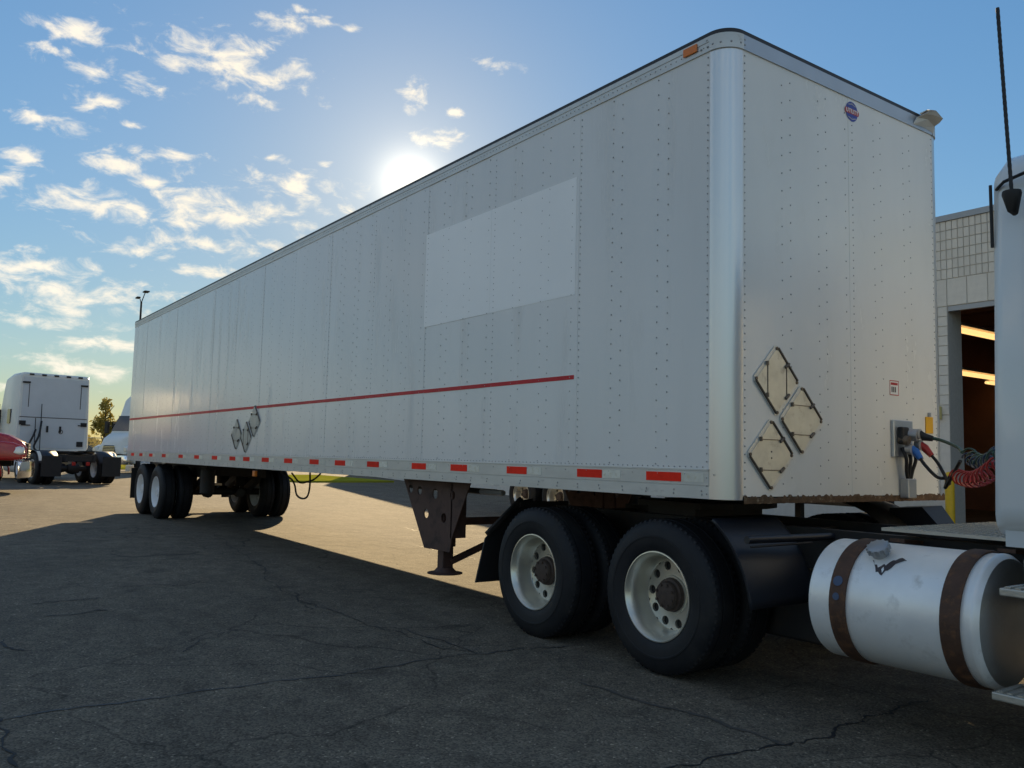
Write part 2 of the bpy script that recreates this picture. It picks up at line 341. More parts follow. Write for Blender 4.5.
def text_mesh(name, body, size, m, parent, mtx, extrude=.0006):
    cu = bpy.data.curves.new(name, 'FONT'); cu.body = body; cu.size = size; cu.align_x = 'CENTER'; cu.align_y = 'CENTER'; cu.extrude = extrude; cu.offset = size*.018
    t = bpy.data.objects.new(name, cu); COL.objects.link(t)
    dg = bpy.context.evaluated_depsgraph_get(); me = bpy.data.meshes.new_from_object(t.evaluated_get(dg)); bpy.data.objects.remove(t)
    me.transform(mtx); me.materials.clear(); me.materials.append(MATS[m])
    return link(bpy.data.objects.new(name, me), parent)

# ------------------------------------------------------------------ the yard
b = MB(); xs = [-1800, -400, -120, -60, -40, -30, -20, -10, 0, 5, 20, 60, 300, 1800]; ys = [-1800, -300, -60, -20, 0, 20, 60, 300, 1800]
b.strip([[(x, y, g(x)) for y in ys] for x in xs])
ground = tag(b.build('ground', 'asphalt'), kind='structure')
def crack(pts, wd, m='crack', jit=.05, seed=1, n=10, lift=.004):
    rr = random.Random(seed); P = [Vector((*on(u, v, 'z', g(on(u, v, 'z', 0).x)).xy, 0)) for u, v in pts]
    Q = []
    for i in range(len(P)-1):
        for k in range(n): Q.append(P[i].lerp(P[i+1], k/n))
    Q.append(P[-1]); L1 = []; ang = 0; off = 0
    for i, q in enumerate(Q):
        d = (Q[min(i+1, len(Q)-1)]-Q[max(i-1, 0)]).normalized(); nrm = Vector((-d.y, d.x, 0))
        off = off*.75 + rr.uniform(-jit, jit)*.6; w_ = wd*rr.uniform(.2, .95)*(1 if 0 < i < len(Q)-1 else .15)
        c = q+nrm*off; L1.append([(*(c-nrm*w_).xy, g(c.x)+lift), (*(c+nrm*w_).xy, g(c.x)+lift)])
    o = MB().strip(L1).build('crack' if m == 'crack' else 'tar_seam', m, ground); return o
crack([(-20,722),(0,719),(130,703),(270,684),(350,672),(450,657),(520,649),(590,645)], .013, 'tar', .035, 2, 14)
crack([(660,768),(760,752),(835,738),(862,722),(890,712),(930,700)], .012, 'crack', .05, 3, 12)
crack([(215,533),(238,552),(258,570),(280,590),(320,607),(390,630),(480,655)], .008, 'crack', .09, 4, 10)
crack([(20,768),(5,735),(-6,715)], .012, 'crack', .04, 5, 8); crack([(0,640),(12,648),(20,652)], .015, 'crack', .05, 6, 6)
crack([(400,628),(440,640),(475,652)], .012, 'tar', .03, 7); crack([(580,682),(640,700),(700,716),(790,746)], .022, 'skid', .03, 8)
crack([(30,603),(75,600),(100,597)], .02, 'crack', .1, 9); crack([(45,617),(80,612),(110,611)], .02, 'crack', .08, 19)
crack([(410,545),(460,556),(500,566)], .015, 'crack', .08, 10); crack([(400,527),(430,533),(455,538)], .018, 'crack', .08, 11)
crack([(120,586),(180,583),(230,579)], .012, 'crack', .1, 12); crack([(40,541),(120,534),(190,533)], .02, 'tar', .1, 13); crack([(180,653),(200,640),(240,630)], .008, 'crack', .05, 14)
crack([(280,590),(300,605),(310,612)], .01, 'crack', .08, 15)
# verge at the far end of the yard
OFF[0] = Vector((0, 0, 0))
b = MB(); b.strip([[(x, y, g(x)+.05) for y in (-60, 60)] for x in (-70, -50)])
for (x0) in (-50,): b.strip([[(x0, y, g(x0)-.02) for y in (-60, 60)], [(x0, y, g(x0)+.05) for y in (-60, 60)]])
tag(b.build('verge', 'turf'), kind='structure')
b = MB(); b.prism([(-30,9.4),(-30.4,14),(-40,14.5),(-39,8.6)], 'z', .10, .26); tag(b.build('verge', 'turf'), kind='structure')
rr = random.Random(3); b = MB()
for i in range(7000):
    x = rr.uniform(-62, -50.1); y = rr.uniform(-4, 26); h = rr.uniform(.08, .28); a = rr.uniform(0, 6.28); wv = .02+.03*rr.random()
    b.add([(x-wv*math.cos(a), y-wv*math.sin(a), .22), (x+wv*math.cos(a), y+wv*math.sin(a), .22), (x+rr.uniform(-.08,.08), y+rr.uniform(-.08,.08), .26+h)], [(0,1,2)])
tag(b.build('grass', 'grass'), 'sunlit yellowish grass on the verge by the fence', 'grass', kind='stuff')

# ------------------------------------------------------------------ wheels (shared meshes)
def holed_disc(b, r0, r1, rc, hr, nh, y, n=24):
    for k in range(nh):
        a0 = 2*math.pi*(k+.5)/nh; hw = math.pi/nh; cx, cz = rc*math.cos(a0), rc*math.sin(a0)
        inn = []; outr = []
        er, et = Vector((math.cos(a0), math.sin(a0))), Vector((-math.sin(a0), math.cos(a0)))
        for j in range(n):
            t = 2*math.pi*j/n; d = er*math.cos(t)+et*math.sin(t); c = Vector((cx, cz)); inn.append((cx+d.x*hr, y, cz+d.y*hr))
            lo, hi = hr, .4
            for _ in range(22):
                mid = (lo+hi)/2; p = c+d*mid; r = p.length; an = math.atan2(p.dot(et), p.dot(er))
                if r0 <= r <= r1 and abs(an) <= hw: lo = mid
                else: hi = mid
            p = c+d*lo; outr.append((p.x, y, p.y))
        b.strip([outr, inn, [(p[0], y+.02, p[2]) for p in inn]], True)
def tyre_mesh(name, R0=.505, W=.275):
    k = R0/.505; b = MB()
    pr = [(.283,.034),(.292,.016),(.31,.006),(.35,-.004),(.385,-.007),(.388,-.010),(.398,-.010),(.401,-.006),(.43,-.001),(.462,.010),(.485,.024),(.497,.040),(.502,.055)]
    full = pr + [(.505,.062),(.505,.078),(.490,.080),(.490,.092),(.505,.094),(.505,.130),(.490,.132),(.490,.143),(.505,.145)]
    full = full + [(r, W-y) for r, y in reversed(full)]
    b.lathe([(r*k, y) for r, y in full], n=72)
    for i in range(66):
        t = 2*math.pi*i/66
        for (ya, yb) in ((.036, .060), (W-.060, W-.036)):
            c, s_ = math.cos(t), math.sin(t); h = .011
            vs = []
            for (rad, y) in ((.480, ya-.012 if ya < .1 else ya), (.5015, ya), (.5062, yb), (.485, yb if ya < .1 else yb+.012)):
                for sg in (-1, 1): vs.append((k*(rad*c-sg*h*s_), y, k*(rad*s_+sg*h*c)))
            b.add(vs, [(0,2,3,1),(2,4,5,3),(4,6,7,5),(0,4,2),(0,6,4),(1,3,5),(1,5,7)])
    OFF[0] = Vector((0,0,0)); return b.mesh(name, 'tyre', 40)
def rim_mesh(name, m, deep=.165):
    b = MB(); d = deep
    b.lathe([(.255,.26),(.270,.245),(.272,.05),(.284,.036),(.296,.018),(.294,.008),(.287,.007),(.281,.014),(.274,.030),(.264,.045),(.258,.075),(.250,d-.055),(.240,d-.012),(.232,d)], n=64)
    holed_disc(b, .128, .232, .192, .030, 10, d)
    b.lathe([(.128,d),(.124,d-.012),(.10,d-.012)], n=48)
    return b.mesh(name, m, 35)
def hub_mesh(name, m='hub', d=.165):
    b = MB(); b.lathe([(.0,d-.085),(.055,d-.085),(.083,d-.080),(.090,d-.070),(.092,d-.045),(.108,d-.040),(.110,d-.02),(.118,d-.004),(.0,d-.003)], n=24)
    for i in range(10 if m != 'hub' else 0):
        t = 2*math.pi*(i+.5)/10; c = (.143*math.cos(t), 0, .143*math.sin(t))
        b.lathe([(.0,d-.030),(.008,d-.030),(.012,d-.026),(.013,d-.004),(.013,d+.004)], c, 'y', 6)
    for i in range(8):
        t = 2*math.pi*i/8; b.lathe([(.0,d-.092),(.010,d-.092),(.010,d-.078)], (.072*math.cos(t), 0, .072*math.sin(t)), 'y', 6)
    return b.mesh(name, m, 35)
def drum_mesh(name):
    b = MB(); b.lathe([(.0,.20),(.245,.20),(.245,.36),(0,.36)], n=32); return b.mesh(name, 'chassis', 35)
W_T = tyre_mesh('tyre'); W_R = rim_mesh('rim', 'rim', .175); W_RW = rim_mesh('rim_white', 'rimwhite', .12); W_H = hub_mesh('hub', 'hub', .175); W_D = drum_mesh('brake_drum')
W_HW = hub_mesh('hub_white', 'rimwhite', .12)
def wheel(parent, loc, rz=0, style='grey', full=True, inner=False, spin=0):
    o = link(bpy.data.objects.new('wheel', {'grey': W_R, 'white': W_RW}[style]), parent); o.location = loc; o.rotation_euler = (0, spin, rz)
    t = link(bpy.data.objects.new('tyre', W_T), o)
    if full and not inner:
        link(bpy.data.objects.new('hub', W_H if style == 'grey' else W_HW), o); link(bpy.data.objects.new('brake_drum', W_D), o)
    return o
def dual(parent, x, yo, z, side, style='grey', simple=False):
    # side -1: outer face looks to -y; yo = y of the outer face
    s = -side; rz = 0 if side < 0 else math.pi
    wheel(parent, (x, yo, z), rz, style, spin=random.uniform(0, 6.28))
    if not simple: wheel(parent, (x, yo + s*.60, z), rz+math.pi, style, inner=True)

# ------------------------------------------------------------------ the semi-trailer
LT, WT, ZT, ZB, RC = 16.26, 2.59, 4.11, 1.133, .14
tr = thing('semi_trailer', 'long white dry van semi-trailer with riveted sides hooked to the tractor', 'trailer', (-8, 1.295, 0))
# floor, roof, inner lining, rear frame
MB().box(-LT+.02, -.08, .06, WT-.06, ZB+.03, ZB+.16).build('floor', 'chassis', tr)
b = MB()
for i in range(33):
    x = -.6-i*.475
    if x > -LT+.3: b.box(x-.03, x+.03, .04, WT-.04, ZB-.004, ZB+.028)
b.build('crossmember', 'chassis', tr, kind='stuff')
def plan(r, y0=0., e=0.):        # rounded front plan outline from near rear round to far rear
    P = [(-LT, y0-e)]
    for i in range(11):
        t = R(-90+9*i); P.append((-RC+(RC+e)*math.cos(t), RC+(RC+e)*math.sin(t)))
    for i in range(11):
        t = R(9*i); P.append((-RC+(RC+e)*math.cos(t), WT-RC+(RC+e)*math.sin(t)))
    P.append((-LT, WT+e)); return P
b = MB(); o1 = plan(RC, 0, .008)
b.strip([[(x, y, z) for x, y in o1] for z in (ZT-.012, ZT+.012)]); k = len(b.v)
b.prism([(x, y) for x, y in o1], 'z', ZT+.0125, ZT+.0165)
roof = b.build('roof', 'gasket', tr, 40)
# top rail, wraps round the front
def rail_strip(zs, e0):
    b = MB(); rows = []
    for z, e in zs: rows.append([(x, y, z) for x, y in plan(RC, 0, e)])
    return b.strip(rows)
b = MB(); side_pts = lambda e: [(-LT, -e), (-RC, -e)]
b.strip([[(x, y, z) for x, y in side_pts(e)] for z, e in ((4.0,.0),(4.0,.010),(4.06,.010),(4.062,.014),(ZT-.013,.014),(ZT-.013,0))])
near_top = b.build('top_rail', 'rail', tr)
b = MB(); b.strip([[(x, WT+e, z) for x in (-LT, -RC)] for z, e in ((4.0,0),(4.0,.01),(ZT-.013,.012),(ZT-.013,0))]); b.build('top_rail', 'rail', tr)
def corner(y0, sgn, e, z0, z1, n=14, a0=0, a1=90):
    rows = []
    for z in (z0, z1):
        r_ = []
        for i in range(n+1):
            t = R(-90+a0+(a1-a0)*i/n); x = -RC+(RC+e)*math.cos(t); yy = RC+(RC+e)*math.sin(t)
            r_.append((x, yy if sgn > 0 else WT-yy, z))
        rows.append(r_)
    return rows
for sg in (1, -1):
    MB().strip(corner(0, sg, .004, ZB, 4.0)).build('corner_post', 'post', tr, 60)
    cc = corner(0, sg, .014, 3.998, ZT-.013); c0 = corner(0, sg, .0, 3.998, ZT-.013)
    MB().strip([c0[0], cc[0], cc[1], c0[1]]).build('corner_casting', 'rail', tr, 60)
b = MB(); b.strip([[(e, y, z) for y in (RC, WT-RC)] for z, e in ((4.0,0),(4.0,.012),(ZT-.013,.012),(ZT-.013,0))]); b.build('front_top_rail', 'railfront', tr)
# bottom rails with their ledge
for s in (0, 1):
    Y = (lambda e: -e) if s == 0 else (lambda e: WT+e)
    b = MB(); b.strip([[(x, Y(e), z) for x in (-LT, -RC)] for z, e in ((ZB,-.06),(ZB,.004),(ZB+.076,.004),(ZB+.078,.0015),(ZB+.082,.0015),(ZB+.084,.0058),(ZB+.172,.006),(ZB+.174,.009),(ZB+.184,.009),(ZB+.184,0))])
    b.build('bottom_rail', 'rail', tr)
# side sheets
seams = [-RC, -1.45] + [-1.45-1.14*i for i in range(1, 13)] + [-LT+.03]
seams = [x for i, x in enumerate(seams) if i < 2 or x > -LT+.5] + [-LT+.03] if False else [-RC, -1.45] + [-1.45-1.14*i for i in range(1, 13)] + [-LT+.03]
for s in (0, 1):
    for i in range(len(seams)-1):
        x1, x0 = seams[i], seams[i+1]; e = .0022 if i % 2 else .0
        y0 = -e-.001 if s == 0 else WT+e+.001; y1 = .02 if s == 0 else WT-.02
        MB().box(x0-.03*(i % 2), x1+.03*(i % 2), min(y0, y1), max(y0, y1), ZB+.17, 4.02).build('side_panel', 'panel', tr)
MB().box(-LT, -LT+.05, .0, WT, ZB, ZT-.012).build('rear_frame', 'rail', tr)
for yy in (.02, WT/2+.005): MB().box(-LT-.04, -LT+.0, yy, yy+WT/2-.025, ZB+.05, ZT-.1).build('rear_door', 'panel', tr)
# front sheets
for i, (a, c) in enumerate(((RC+.001, 1.30), (1.30, WT-RC-.001))):
    MB().box(-.02, .0015+.002*i, a, c+(.0 if i else .02), ZB+.02, 4.01).build('front_panel', 'frontpanel', tr)
b = MB(); rr = random.Random(5); rows = [[], [], [], []]
yv = RC
while yv < WT-.05:
    h = rr.uniform(.004, .028); rows[0].append((-.02, yv, ZB-.022)); rows[1].append((.010, yv, ZB-.020-rr.uniform(0, .004))); rows[2].append((.010, yv, ZB+.004+h*.6)); rows[3].append((.0042, yv, ZB+.006+h))
    yv += rr.uniform(.012, .03)
b.strip(rows); b.build('front_sill', 'rustedge', tr)
# rivets
b = MB()
def rivet(p, nrm, r=.006, h=.0035):
    nrm = Vector(nrm); a = nrm.orthogonal().normalized(); c = nrm.cross(a); p = Vector(p)
    k = len(b.v)
    for i in range(6):
        t = i*math.pi/3; b.v.append(tuple(p+a*(r*math.cos(t))+c*(r*math.sin(t))))
    for i in range(6):
        t = i*math.pi/3; b.v.append(tuple(p+nrm*h+a*(r*.6*math.cos(t))+c*(r*.6*math.sin(t))))
    for i in range(6): b.f.append((k+i, k+(i+1) % 6, k+6+(i+1) % 6, k+6+i))
    b.f.append(tuple(k+6+i for i in range(6)))
rr = random.Random(8)
posts = []
x = -1.45
while x > -LT+.2: posts.append((x, abs(((x+1.45)/1.14) - round((x+1.45)/1.14)) < .05)); x -= .38
for px in (-.55, -1.0): posts.append((px, False))
for px, seam in posts:
    for j, dx in enumerate((-.048, .048)):
        dz = .105 if not (seam and j == 1) else .052
        z = ZB+.21+j*.05
        while z < 3.99: rivet((px+dx, -.0034, z), (0, -1, 0), .0058*rr.uniform(.85, 1.15)); z += dz
z = ZB+.03
while z < 4.0:
    rivet((-RC-.018, -.005, z), (0, -1, 0), .0055); rivet((.004, RC+.018, z), (1, 0, 0), .0055); rivet((.004, WT-RC-.018, z), (1, 0, 0), .0055); z += .05
x = -RC-.05
while x > -LT+.05:
    rivet((x, -.0045, ZB+.196), (0, -1, 0), .0048); rivet((x, -.0105, 4.035), (0, -1, 0), .005)
    x -= .048
x = -.2
while x > -LT+.1:
    for dz in (.025, .048): rivet((x+rr.uniform(-.01,.01), -.0045, ZB+dz), (0, -1, 0), .0075)
    rivet((x+.1, -.0065, ZB+.15), (0, -1, 0), .0045); x -= .2375
for yc in (.58, .98, 1.30, 1.66, 2.06):
    for j, dy in enumerate((-.045, .045)):
        z = ZB+.1+.04*j
        dz = .055 if yc == 1.30 and j == 1 else .12
        while z < 3.98: rivet((.0038, yc+dy, z), (1, 0, 0), .0055); z += dz
for t in (-80, -60, -35, -10): rivet((-RC+(RC+.014)*math.cos(R(t)), RC+(RC+.014)*math.sin(R(t)), 4.035), (math.cos(R(t)), math.sin(R(t)), 0), .008)
for yy, zz in ((.152,4.03),(.152,4.065),(-.001,0)):
    if yy > 0: rivet((.012, yy, zz), (1, 0, 0), .008)
for xx, zz in ((-.155,4.03),(-.16,4.075),(-.21,4.03)): rivet((xx, -.0135, zz), (0, -1, 0), .008)
b.build('rivet', 'rivet', tr, kind='stuff')
# reflective tape
tcx = [-.524,-1.256,-2.145,-3.015,-3.728,-4.69,-5.505,-6.234,-7.059,-7.883,-8.645,-9.26,-10.129,-11.1,-12.064,-13.212,-14.191,-15.013,-15.75]
for i, x in enumerate(tcx):
    h = .135 if i else .155
    MB().box(x-h, x+h, -.0085, -.004, ZB+.100, ZB+.158).build('red_tape', 'tapered', tr)
    MB().box(x+h+.008, x+h+.19, -.0083, -.004, ZB+.101, ZB+.157).build('white_tape', 'tapewhite', tr)
# red line and the lighter patch where a sign was taken off
p0, p1 = on(132, 418, 'y', 0), on(574, 377, 'y', 0)
zz0, zz1 = 2.005, 1.972
b = MB(); b.add([(-LT+.02,-.0052,zz0-.022),(-1.45,-.0052,zz1-.016),(-1.45,-.0052,zz1+.016),(-LT+.02,-.0052,zz0+.022),(-LT+.02,-.002,zz0-.022),(-1.45,-.002,zz1-.016),(-1.45,-.002,zz1+.016),(-LT+.02,-.002,zz0+.022)], [(0,1,2,3),(7,6,5,4),(0,4,5,1),(1,5,6,2),(2,6,7,3),(3,7,4,0)])
b.build('red_stripe', 'stripe', tr)
for a, c in ((-3.72,-2.598),(-2.594,-1.455)): MB().box(a, c, -.0050, -.001, 2.60, 3.51).build('cover_sheet', 'patch', tr)
# placard holders
def placard(cx, cz, hd, face, flip=False, clips=True, hh=None):
    hx = hh or hd
    def P(a, c, e): return (e+.004, cx+a, cz+c) if face == 'x' else (cx+a, -e-.005, cz+c)
    def plate(h, k, e0, e1, ch=.18):
        q = []
        cor = [(0, 1), (1, 0), (0, -1), (-1, 0)]
        for i in range(4):
            c0, cp, cn = cor[i], cor[i-1], cor[(i+1) % 4]
            for t in (cp, cn): q.append((k*hx/hd*((1-ch)*c0[0]+ch*t[0])*1., k*((1-ch)*c0[1]+ch*t[1])))
        m_ = MB(); n = len(q)
        m_.add([P(a, c, e0) for a, c in q]+[P(a, c, e1) for a, c in q], [tuple(range(n)), tuple(range(2*n-1, n-1, -1))]+[(i, (i+1) % n, n+(i+1) % n, n+i) for i in range(n)])
        return m_
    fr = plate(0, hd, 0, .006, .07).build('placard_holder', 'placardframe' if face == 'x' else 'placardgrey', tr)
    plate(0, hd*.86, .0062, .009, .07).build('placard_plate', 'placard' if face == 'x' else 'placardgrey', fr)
    # raised lips along two edges, flip leaves and clips
    for (a, c) in (((0, 1), (1, 0)), ((0, -1), (-1, 0))):
        q0, q1 = Vector((a[0]*hx*.93, a[1]*hd*.93)), Vector((c[0]*hx*.93, c[1]*hd*.93)); q0, q1 = q0.lerp(q1, .06), q0.lerp(q1, .94)
        MB().tube([P(q0.x, q0.y, .011), P(q1.x, q1.y, .011)], .0075, 6).build('lip', 'clip', fr)
    for sg in (-1, 1):
        q = [(-.42*hx, sg*.40*hd), (.42*hx, sg*.40*hd)] if not flip else [(sg*.40*hx, -.42*hd), (sg*.40*hx, .42*hd)]
        MB().bar(P(*q[0], .011), P(*q[1], .011), .005, .004, up=(1, 0, 0) if face == 'x' else (0, 1, 0)).build('leaf_edge', 'clip', fr)
        for (a, c) in q: MB().tube([P(a*.95-.012, c-.012, .014), P(a*1.15+.006, c+.016, .014)], .010, 6).build('clip', 'clip', fr)
    for (a, c) in ((0, .86), (0, -.86), (.86, 0), (-.86, 0)):
        MB().tube([P(a*hx, c*hd, .006), P(a*hx, c*hd, .013)], .011, 8).build('bolt', 'clip', fr)
    if clips:
        for dz in (-.02, .02): MB().tube([P(0, dz, .009), P(0, dz, .011)], .006, 6).build('plate_hole', 'ink', fr)
placard(.465, 1.892, .240, 'x', True, False, .240); placard(.725, 1.648, .240, 'x', False, False, .240); placard(.405, 1.415, .240, 'x', False, True, .240)
placard(-8.38, 1.795, .240, 'y', False, False, .24); placard(-8.70, 1.575, .240, 'y', True, False, .24); placard(-9.12, 1.62, .240, 'y', False, False, .24)
# maker's badge, sticker, tags
bd = MB().prism([(.073*math.cos(t*math.pi/20)+1.345, .073*math.sin(t*math.pi/20)+3.905) for t in range(40)], 'x', .0046, .006).build('badge', 'logoblue', tr)
q = [(1.345-.080,3.885),(1.345+.080,3.885),(1.345+.088,3.905),(1.345+.080,3.925),(1.345-.080,3.925),(1.345-.088,3.905)]
MB().prism([(y, z) for y, z in q], 'x', .0062, .0070).build('badge_band', 'logored', bd)
fx = Matrix(((0,0,1,.0080),(1,0,0,1.345-tr.location.y),(0,1,0,3.905),(0,0,0,1))); fx[0][3] = .0080-tr.location.x
text_mesh('badge_lettering', 'UTILITY', .043, 'logowhite', bd, fx)
for dz in (.045, -.045): MB().tube([(.0064, 1.345-.045+.0*dz, 3.905+dz), (.0064, 1.345, 3.905+dz*1.25), (.0064, 1.345+.045, 3.905+dz)], .0025, 4).build('badge_line', 'logowhite', bd)
st_ = MB().box(.0046, .0058, 1.785, 1.905, 1.882, 1.992).build('sticker', 'logowhite', tr)
b = MB()
for (a, c, d, e) in ((1.785,1.905,1.986,1.992),(1.785,1.905,1.882,1.888),(1.785,1.791,1.888,1.986),(1.899,1.905,1.888,1.986),(1.80,1.89,1.958,1.976)): b.box(.006, .0066, a, c, d, e)
b.build('sticker_border', 'logored', st_)
b = MB()
for i in range(3): b.box(.006, .0066, 1.808+.022*i, 1.822+.022*i, 1.905, 1.945)
b.build('sticker_print', 'ink', st_)
tg = MB().box(.006, .012, 2.270, 2.372, 1.620, 1.745).build('yellow_tag', 'yellowtag', tr); MB().box(.006, .016, 2.305, 2.338, 1.747, 1.778).build('tag_clip', 'galv', tg)
MB().box(-.30-.06, -.30+.06, -.022, -.015, 4.03, 4.085).build('marker_lamp', 'amber', tr, bevel=.006)
# bent flap on the far front corner of the top rail
b = MB(); rows = []
for t, (xx, zz) in enumerate(((.014,4.02),(.03,4.075),(.075,4.095),(.11,4.125),(.06,4.150),(.0,4.148))):
    rows.append([(xx, 2.16+.03*t, zz), (xx+.02*math.sin(t), 2.32, zz+.012), (xx, 2.46-.01*t, zz-.008*t)])
b.strip(rows); bent = b.build('bent_flap', 'rail', tr)
sd = bent.modifiers.new('solid', 'SOLIDIFY'); sd.thickness = .004
# connection box on the nose
nb = MB().box(.004, .030, 1.79, 2.05, 1.43, 1.70).build('connection_box', 'railfront', tr, bevel=.006)
MB().box(.030, .075, 1.83, 1.92, 1.53, 1.65).build('socket', 'black', nb, bevel=.01)
MB().tube([(.03, 1.93, 1.60), (.12, 1.95, 1.59)], .045, 12).build('socket', 'galv', nb, 40); MB().tube([(.03, 1.86, 1.56), (.10, 1.87, 1.55)], .035, 12).build('socket', 'clip', nb, 40)
for i, (a, c) in enumerate(((1.86, 1.935), (1.92, 1.95), (1.99, 1.965))):
    MB().tube(bez([(.05, a, 1.50), (.075, a+.01, 1.42), (.06, (a+c)/2, 1.33), (.05, c, 1.25), (.045, c, 1.15)], 6), .013, 8).build('cable', 'black', nb, 60)
MB().box(.006, .075, 1.895, 2.01, ZB, 1.275).build('cable_guard', 'galv', nb, bevel=.008)
# kingpin plate, landing gear
MB().box(-2.6, -.12, .35, WT-.35, ZB-.012, ZB+.02).build('coupler_plate', 'chassis', tr)
lg = MB()
for sgn, y0 in ((1, .18), (-1, WT-.18)):
    yo, yi = (y0, y0+.16) if sgn > 0 else (y0-.16, y0)
    poly = [(-4.36,ZB-.0),(-3.10,ZB-.0),(-3.40,.60),(-3.43,.47),(-3.90,.47)]
    # plate with real lightening holes, cut through by a boolean
    br = MB().prism(poly, 'y', yo, yo+.012 if sgn > 0 else yo+.012).build('landing_gear_bracket', 'brownsteel', tr)
    hb = MB()
    for hx, hz, hr in ((-4.20,1.03,.043),(-4.02,1.02,.043),(-3.40,1.00,.043),(-3.88,.80,.046),(-3.55,.78,.046),(-3.72,1.00,.05)):
        hb.tube([(hx, yo-.05, hz), (hx, yo+.06, hz)], hr, 20)
    ho = hb.build('cutter', None, None); md = br.modifiers.new('holes', 'BOOLEAN'); md.object = ho; md.operation = 'DIFFERENCE'; md.solver = 'EXACT'
    ho.location = tr.location
    dg = bpy.context.evaluated_depsgraph_get(); me = bpy.data.meshes.new_from_object(br.evaluated_get(dg)); br.modifiers.clear(); br.data = me; bpy.data.objects.remove(ho)
    ym = (yo+yi)/2+.02*sgn
    MB().bar((-3.66, ym, ZB), (-3.66, ym, .50), .15, .13).build('landing_leg', 'brownsteel', tr, bevel=.008)
    inner = MB().bar((-3.66, ym, .52), (-3.66, ym, .28), .115, .105).build('leg_extension', 'brownsteel', tr, bevel=.006)
    b = MB(); b.lathe([(0,.245),(.17,.245),(.17,.254),(.11,.265),(.075,.302),(0,.302)], (-3.66, ym, 0), 'z', 20); b.build('foot', 'brownsteel', inner, 35)
    MB().box(-3.425, -3.405, yo, yi, .6, ZB).build('bracket_flange', 'brownsteel', tr)
MB().bar((-3.60, .34, .74), (-3.60, WT-.34, .74), .07, .07).build('landing_gear_brace', 'brownsteel', tr)
MB().bar((-3.60, .30, .36), (-3.60, 1.30, .72), .06, .05).build('landing_gear_brace', 'brownsteel', tr); MB().bar((-3.60, WT-.30, .36), (-3.60, 1.30, .72), .06, .05).build('landing_gear_brace', 'brownsteel', tr)
# slider, axles, wheels
ZW = .505
for yy in (.78, WT-.78): MB().box(-15.95, -13.0, yy-.06, yy+.06, .86, ZB-.01).build('slider_rail', 'chassis', tr)
for xx in (-15.9, -14.5, -13.1): MB().box(xx-.06, xx+.06, .78, WT-.78, .90, 1.05).build('slider_crossmember', 'chassis', tr)
for xa in (-13.88, -15.12):
    z = ZW+g(xa)
    MB().tube([(xa, .35, z), (xa, WT-.35, z)], .065, 12).build('axle', 'chassis', tr, 40)
    for yy in (.78, WT-.78):
        MB().bar((xa+.62, yy, .86), (xa-.05, yy, z+.04), .09, .14).build('suspension_arm', 'chassis', tr)
        MB().tube([(xa-.36, yy, z+.10), (xa-.36, yy, .90)], .13, 14).build('air_spring', 'black', tr, 40)
        MB().tube([(xa+.22, yy+(.2 if yy < 1 else -.2), z-.02), (xa+.05, yy+(.2 if yy < 1 else -.2), z-.02)], .09, 12).build('brake_chamber', 'chassis', tr, 40)
    o_ = tr.location
    dual(tr, xa-o_.x, .03-o_.y, z, -1, 'white'); dual(tr, xa-o_.x, WT-.03-o_.y, z, 1, 'white')
MB().tube([(-12.55, .62, .60), (-12.55, .62, 1.02)], .13, 14).build('air_tank', 'chassis', tr, 40)
for yy in (.03, WT-.65):
    MB().box(-15.94, -15.925, yy, yy+.60, .27+g(-16), .98).build('mud_flap', 'black', tr)
b = MB(); b.box(-LT-.02, -LT+.10, .35, WT-.35, .55, .66); b.box(-LT, -LT+.08, .75, .87, .66, ZB); b.box(-LT, -LT+.08, WT-.87, WT-.75, .66, ZB); b.build('underride_guard', 'rail', tr)
MB().box(-8.45, -8.35, .02, .06, ZB-.11, ZB-.03).build('side_marker_lamp', 'amber', tr, bevel=.008); MB().box(-8.44, -8.36, .06, .10, ZB-.10, ZB).build('lamp_bracket', 'chassis', tr)
MB().tube(bez([(-8.25,.35,1.10),(-7.95,.4,1.00),(-7.82,.4,.92),(-7.74,.4,.80),(-7.60,.42,.755),(-7.42,.42,.79),(-7.35,.42,.92),(-7.36,.42,1.12)], 8), .013, 6).build('hanging_hose', 'black', tr, 60)
MB().tube(bez([(-8.2,.5,1.08),(-7.9,.5,.96),(-7.62,.5,.98),(-7.4,.5,1.02),(-7.2,.5,1.10)], 8), .012, 6).build('hanging_hose', 'black', tr, 60)
MB().tube([(-5.2, .75, 1.02), (-3.5, .75, 1.02)], .03, 8).build('air_line', 'chassis', tr); MB().tube([(-3.1, .30, 1.05), (-2.75, .30, 1.05)], .025, 8).build('release_handle', 'galv', tr)

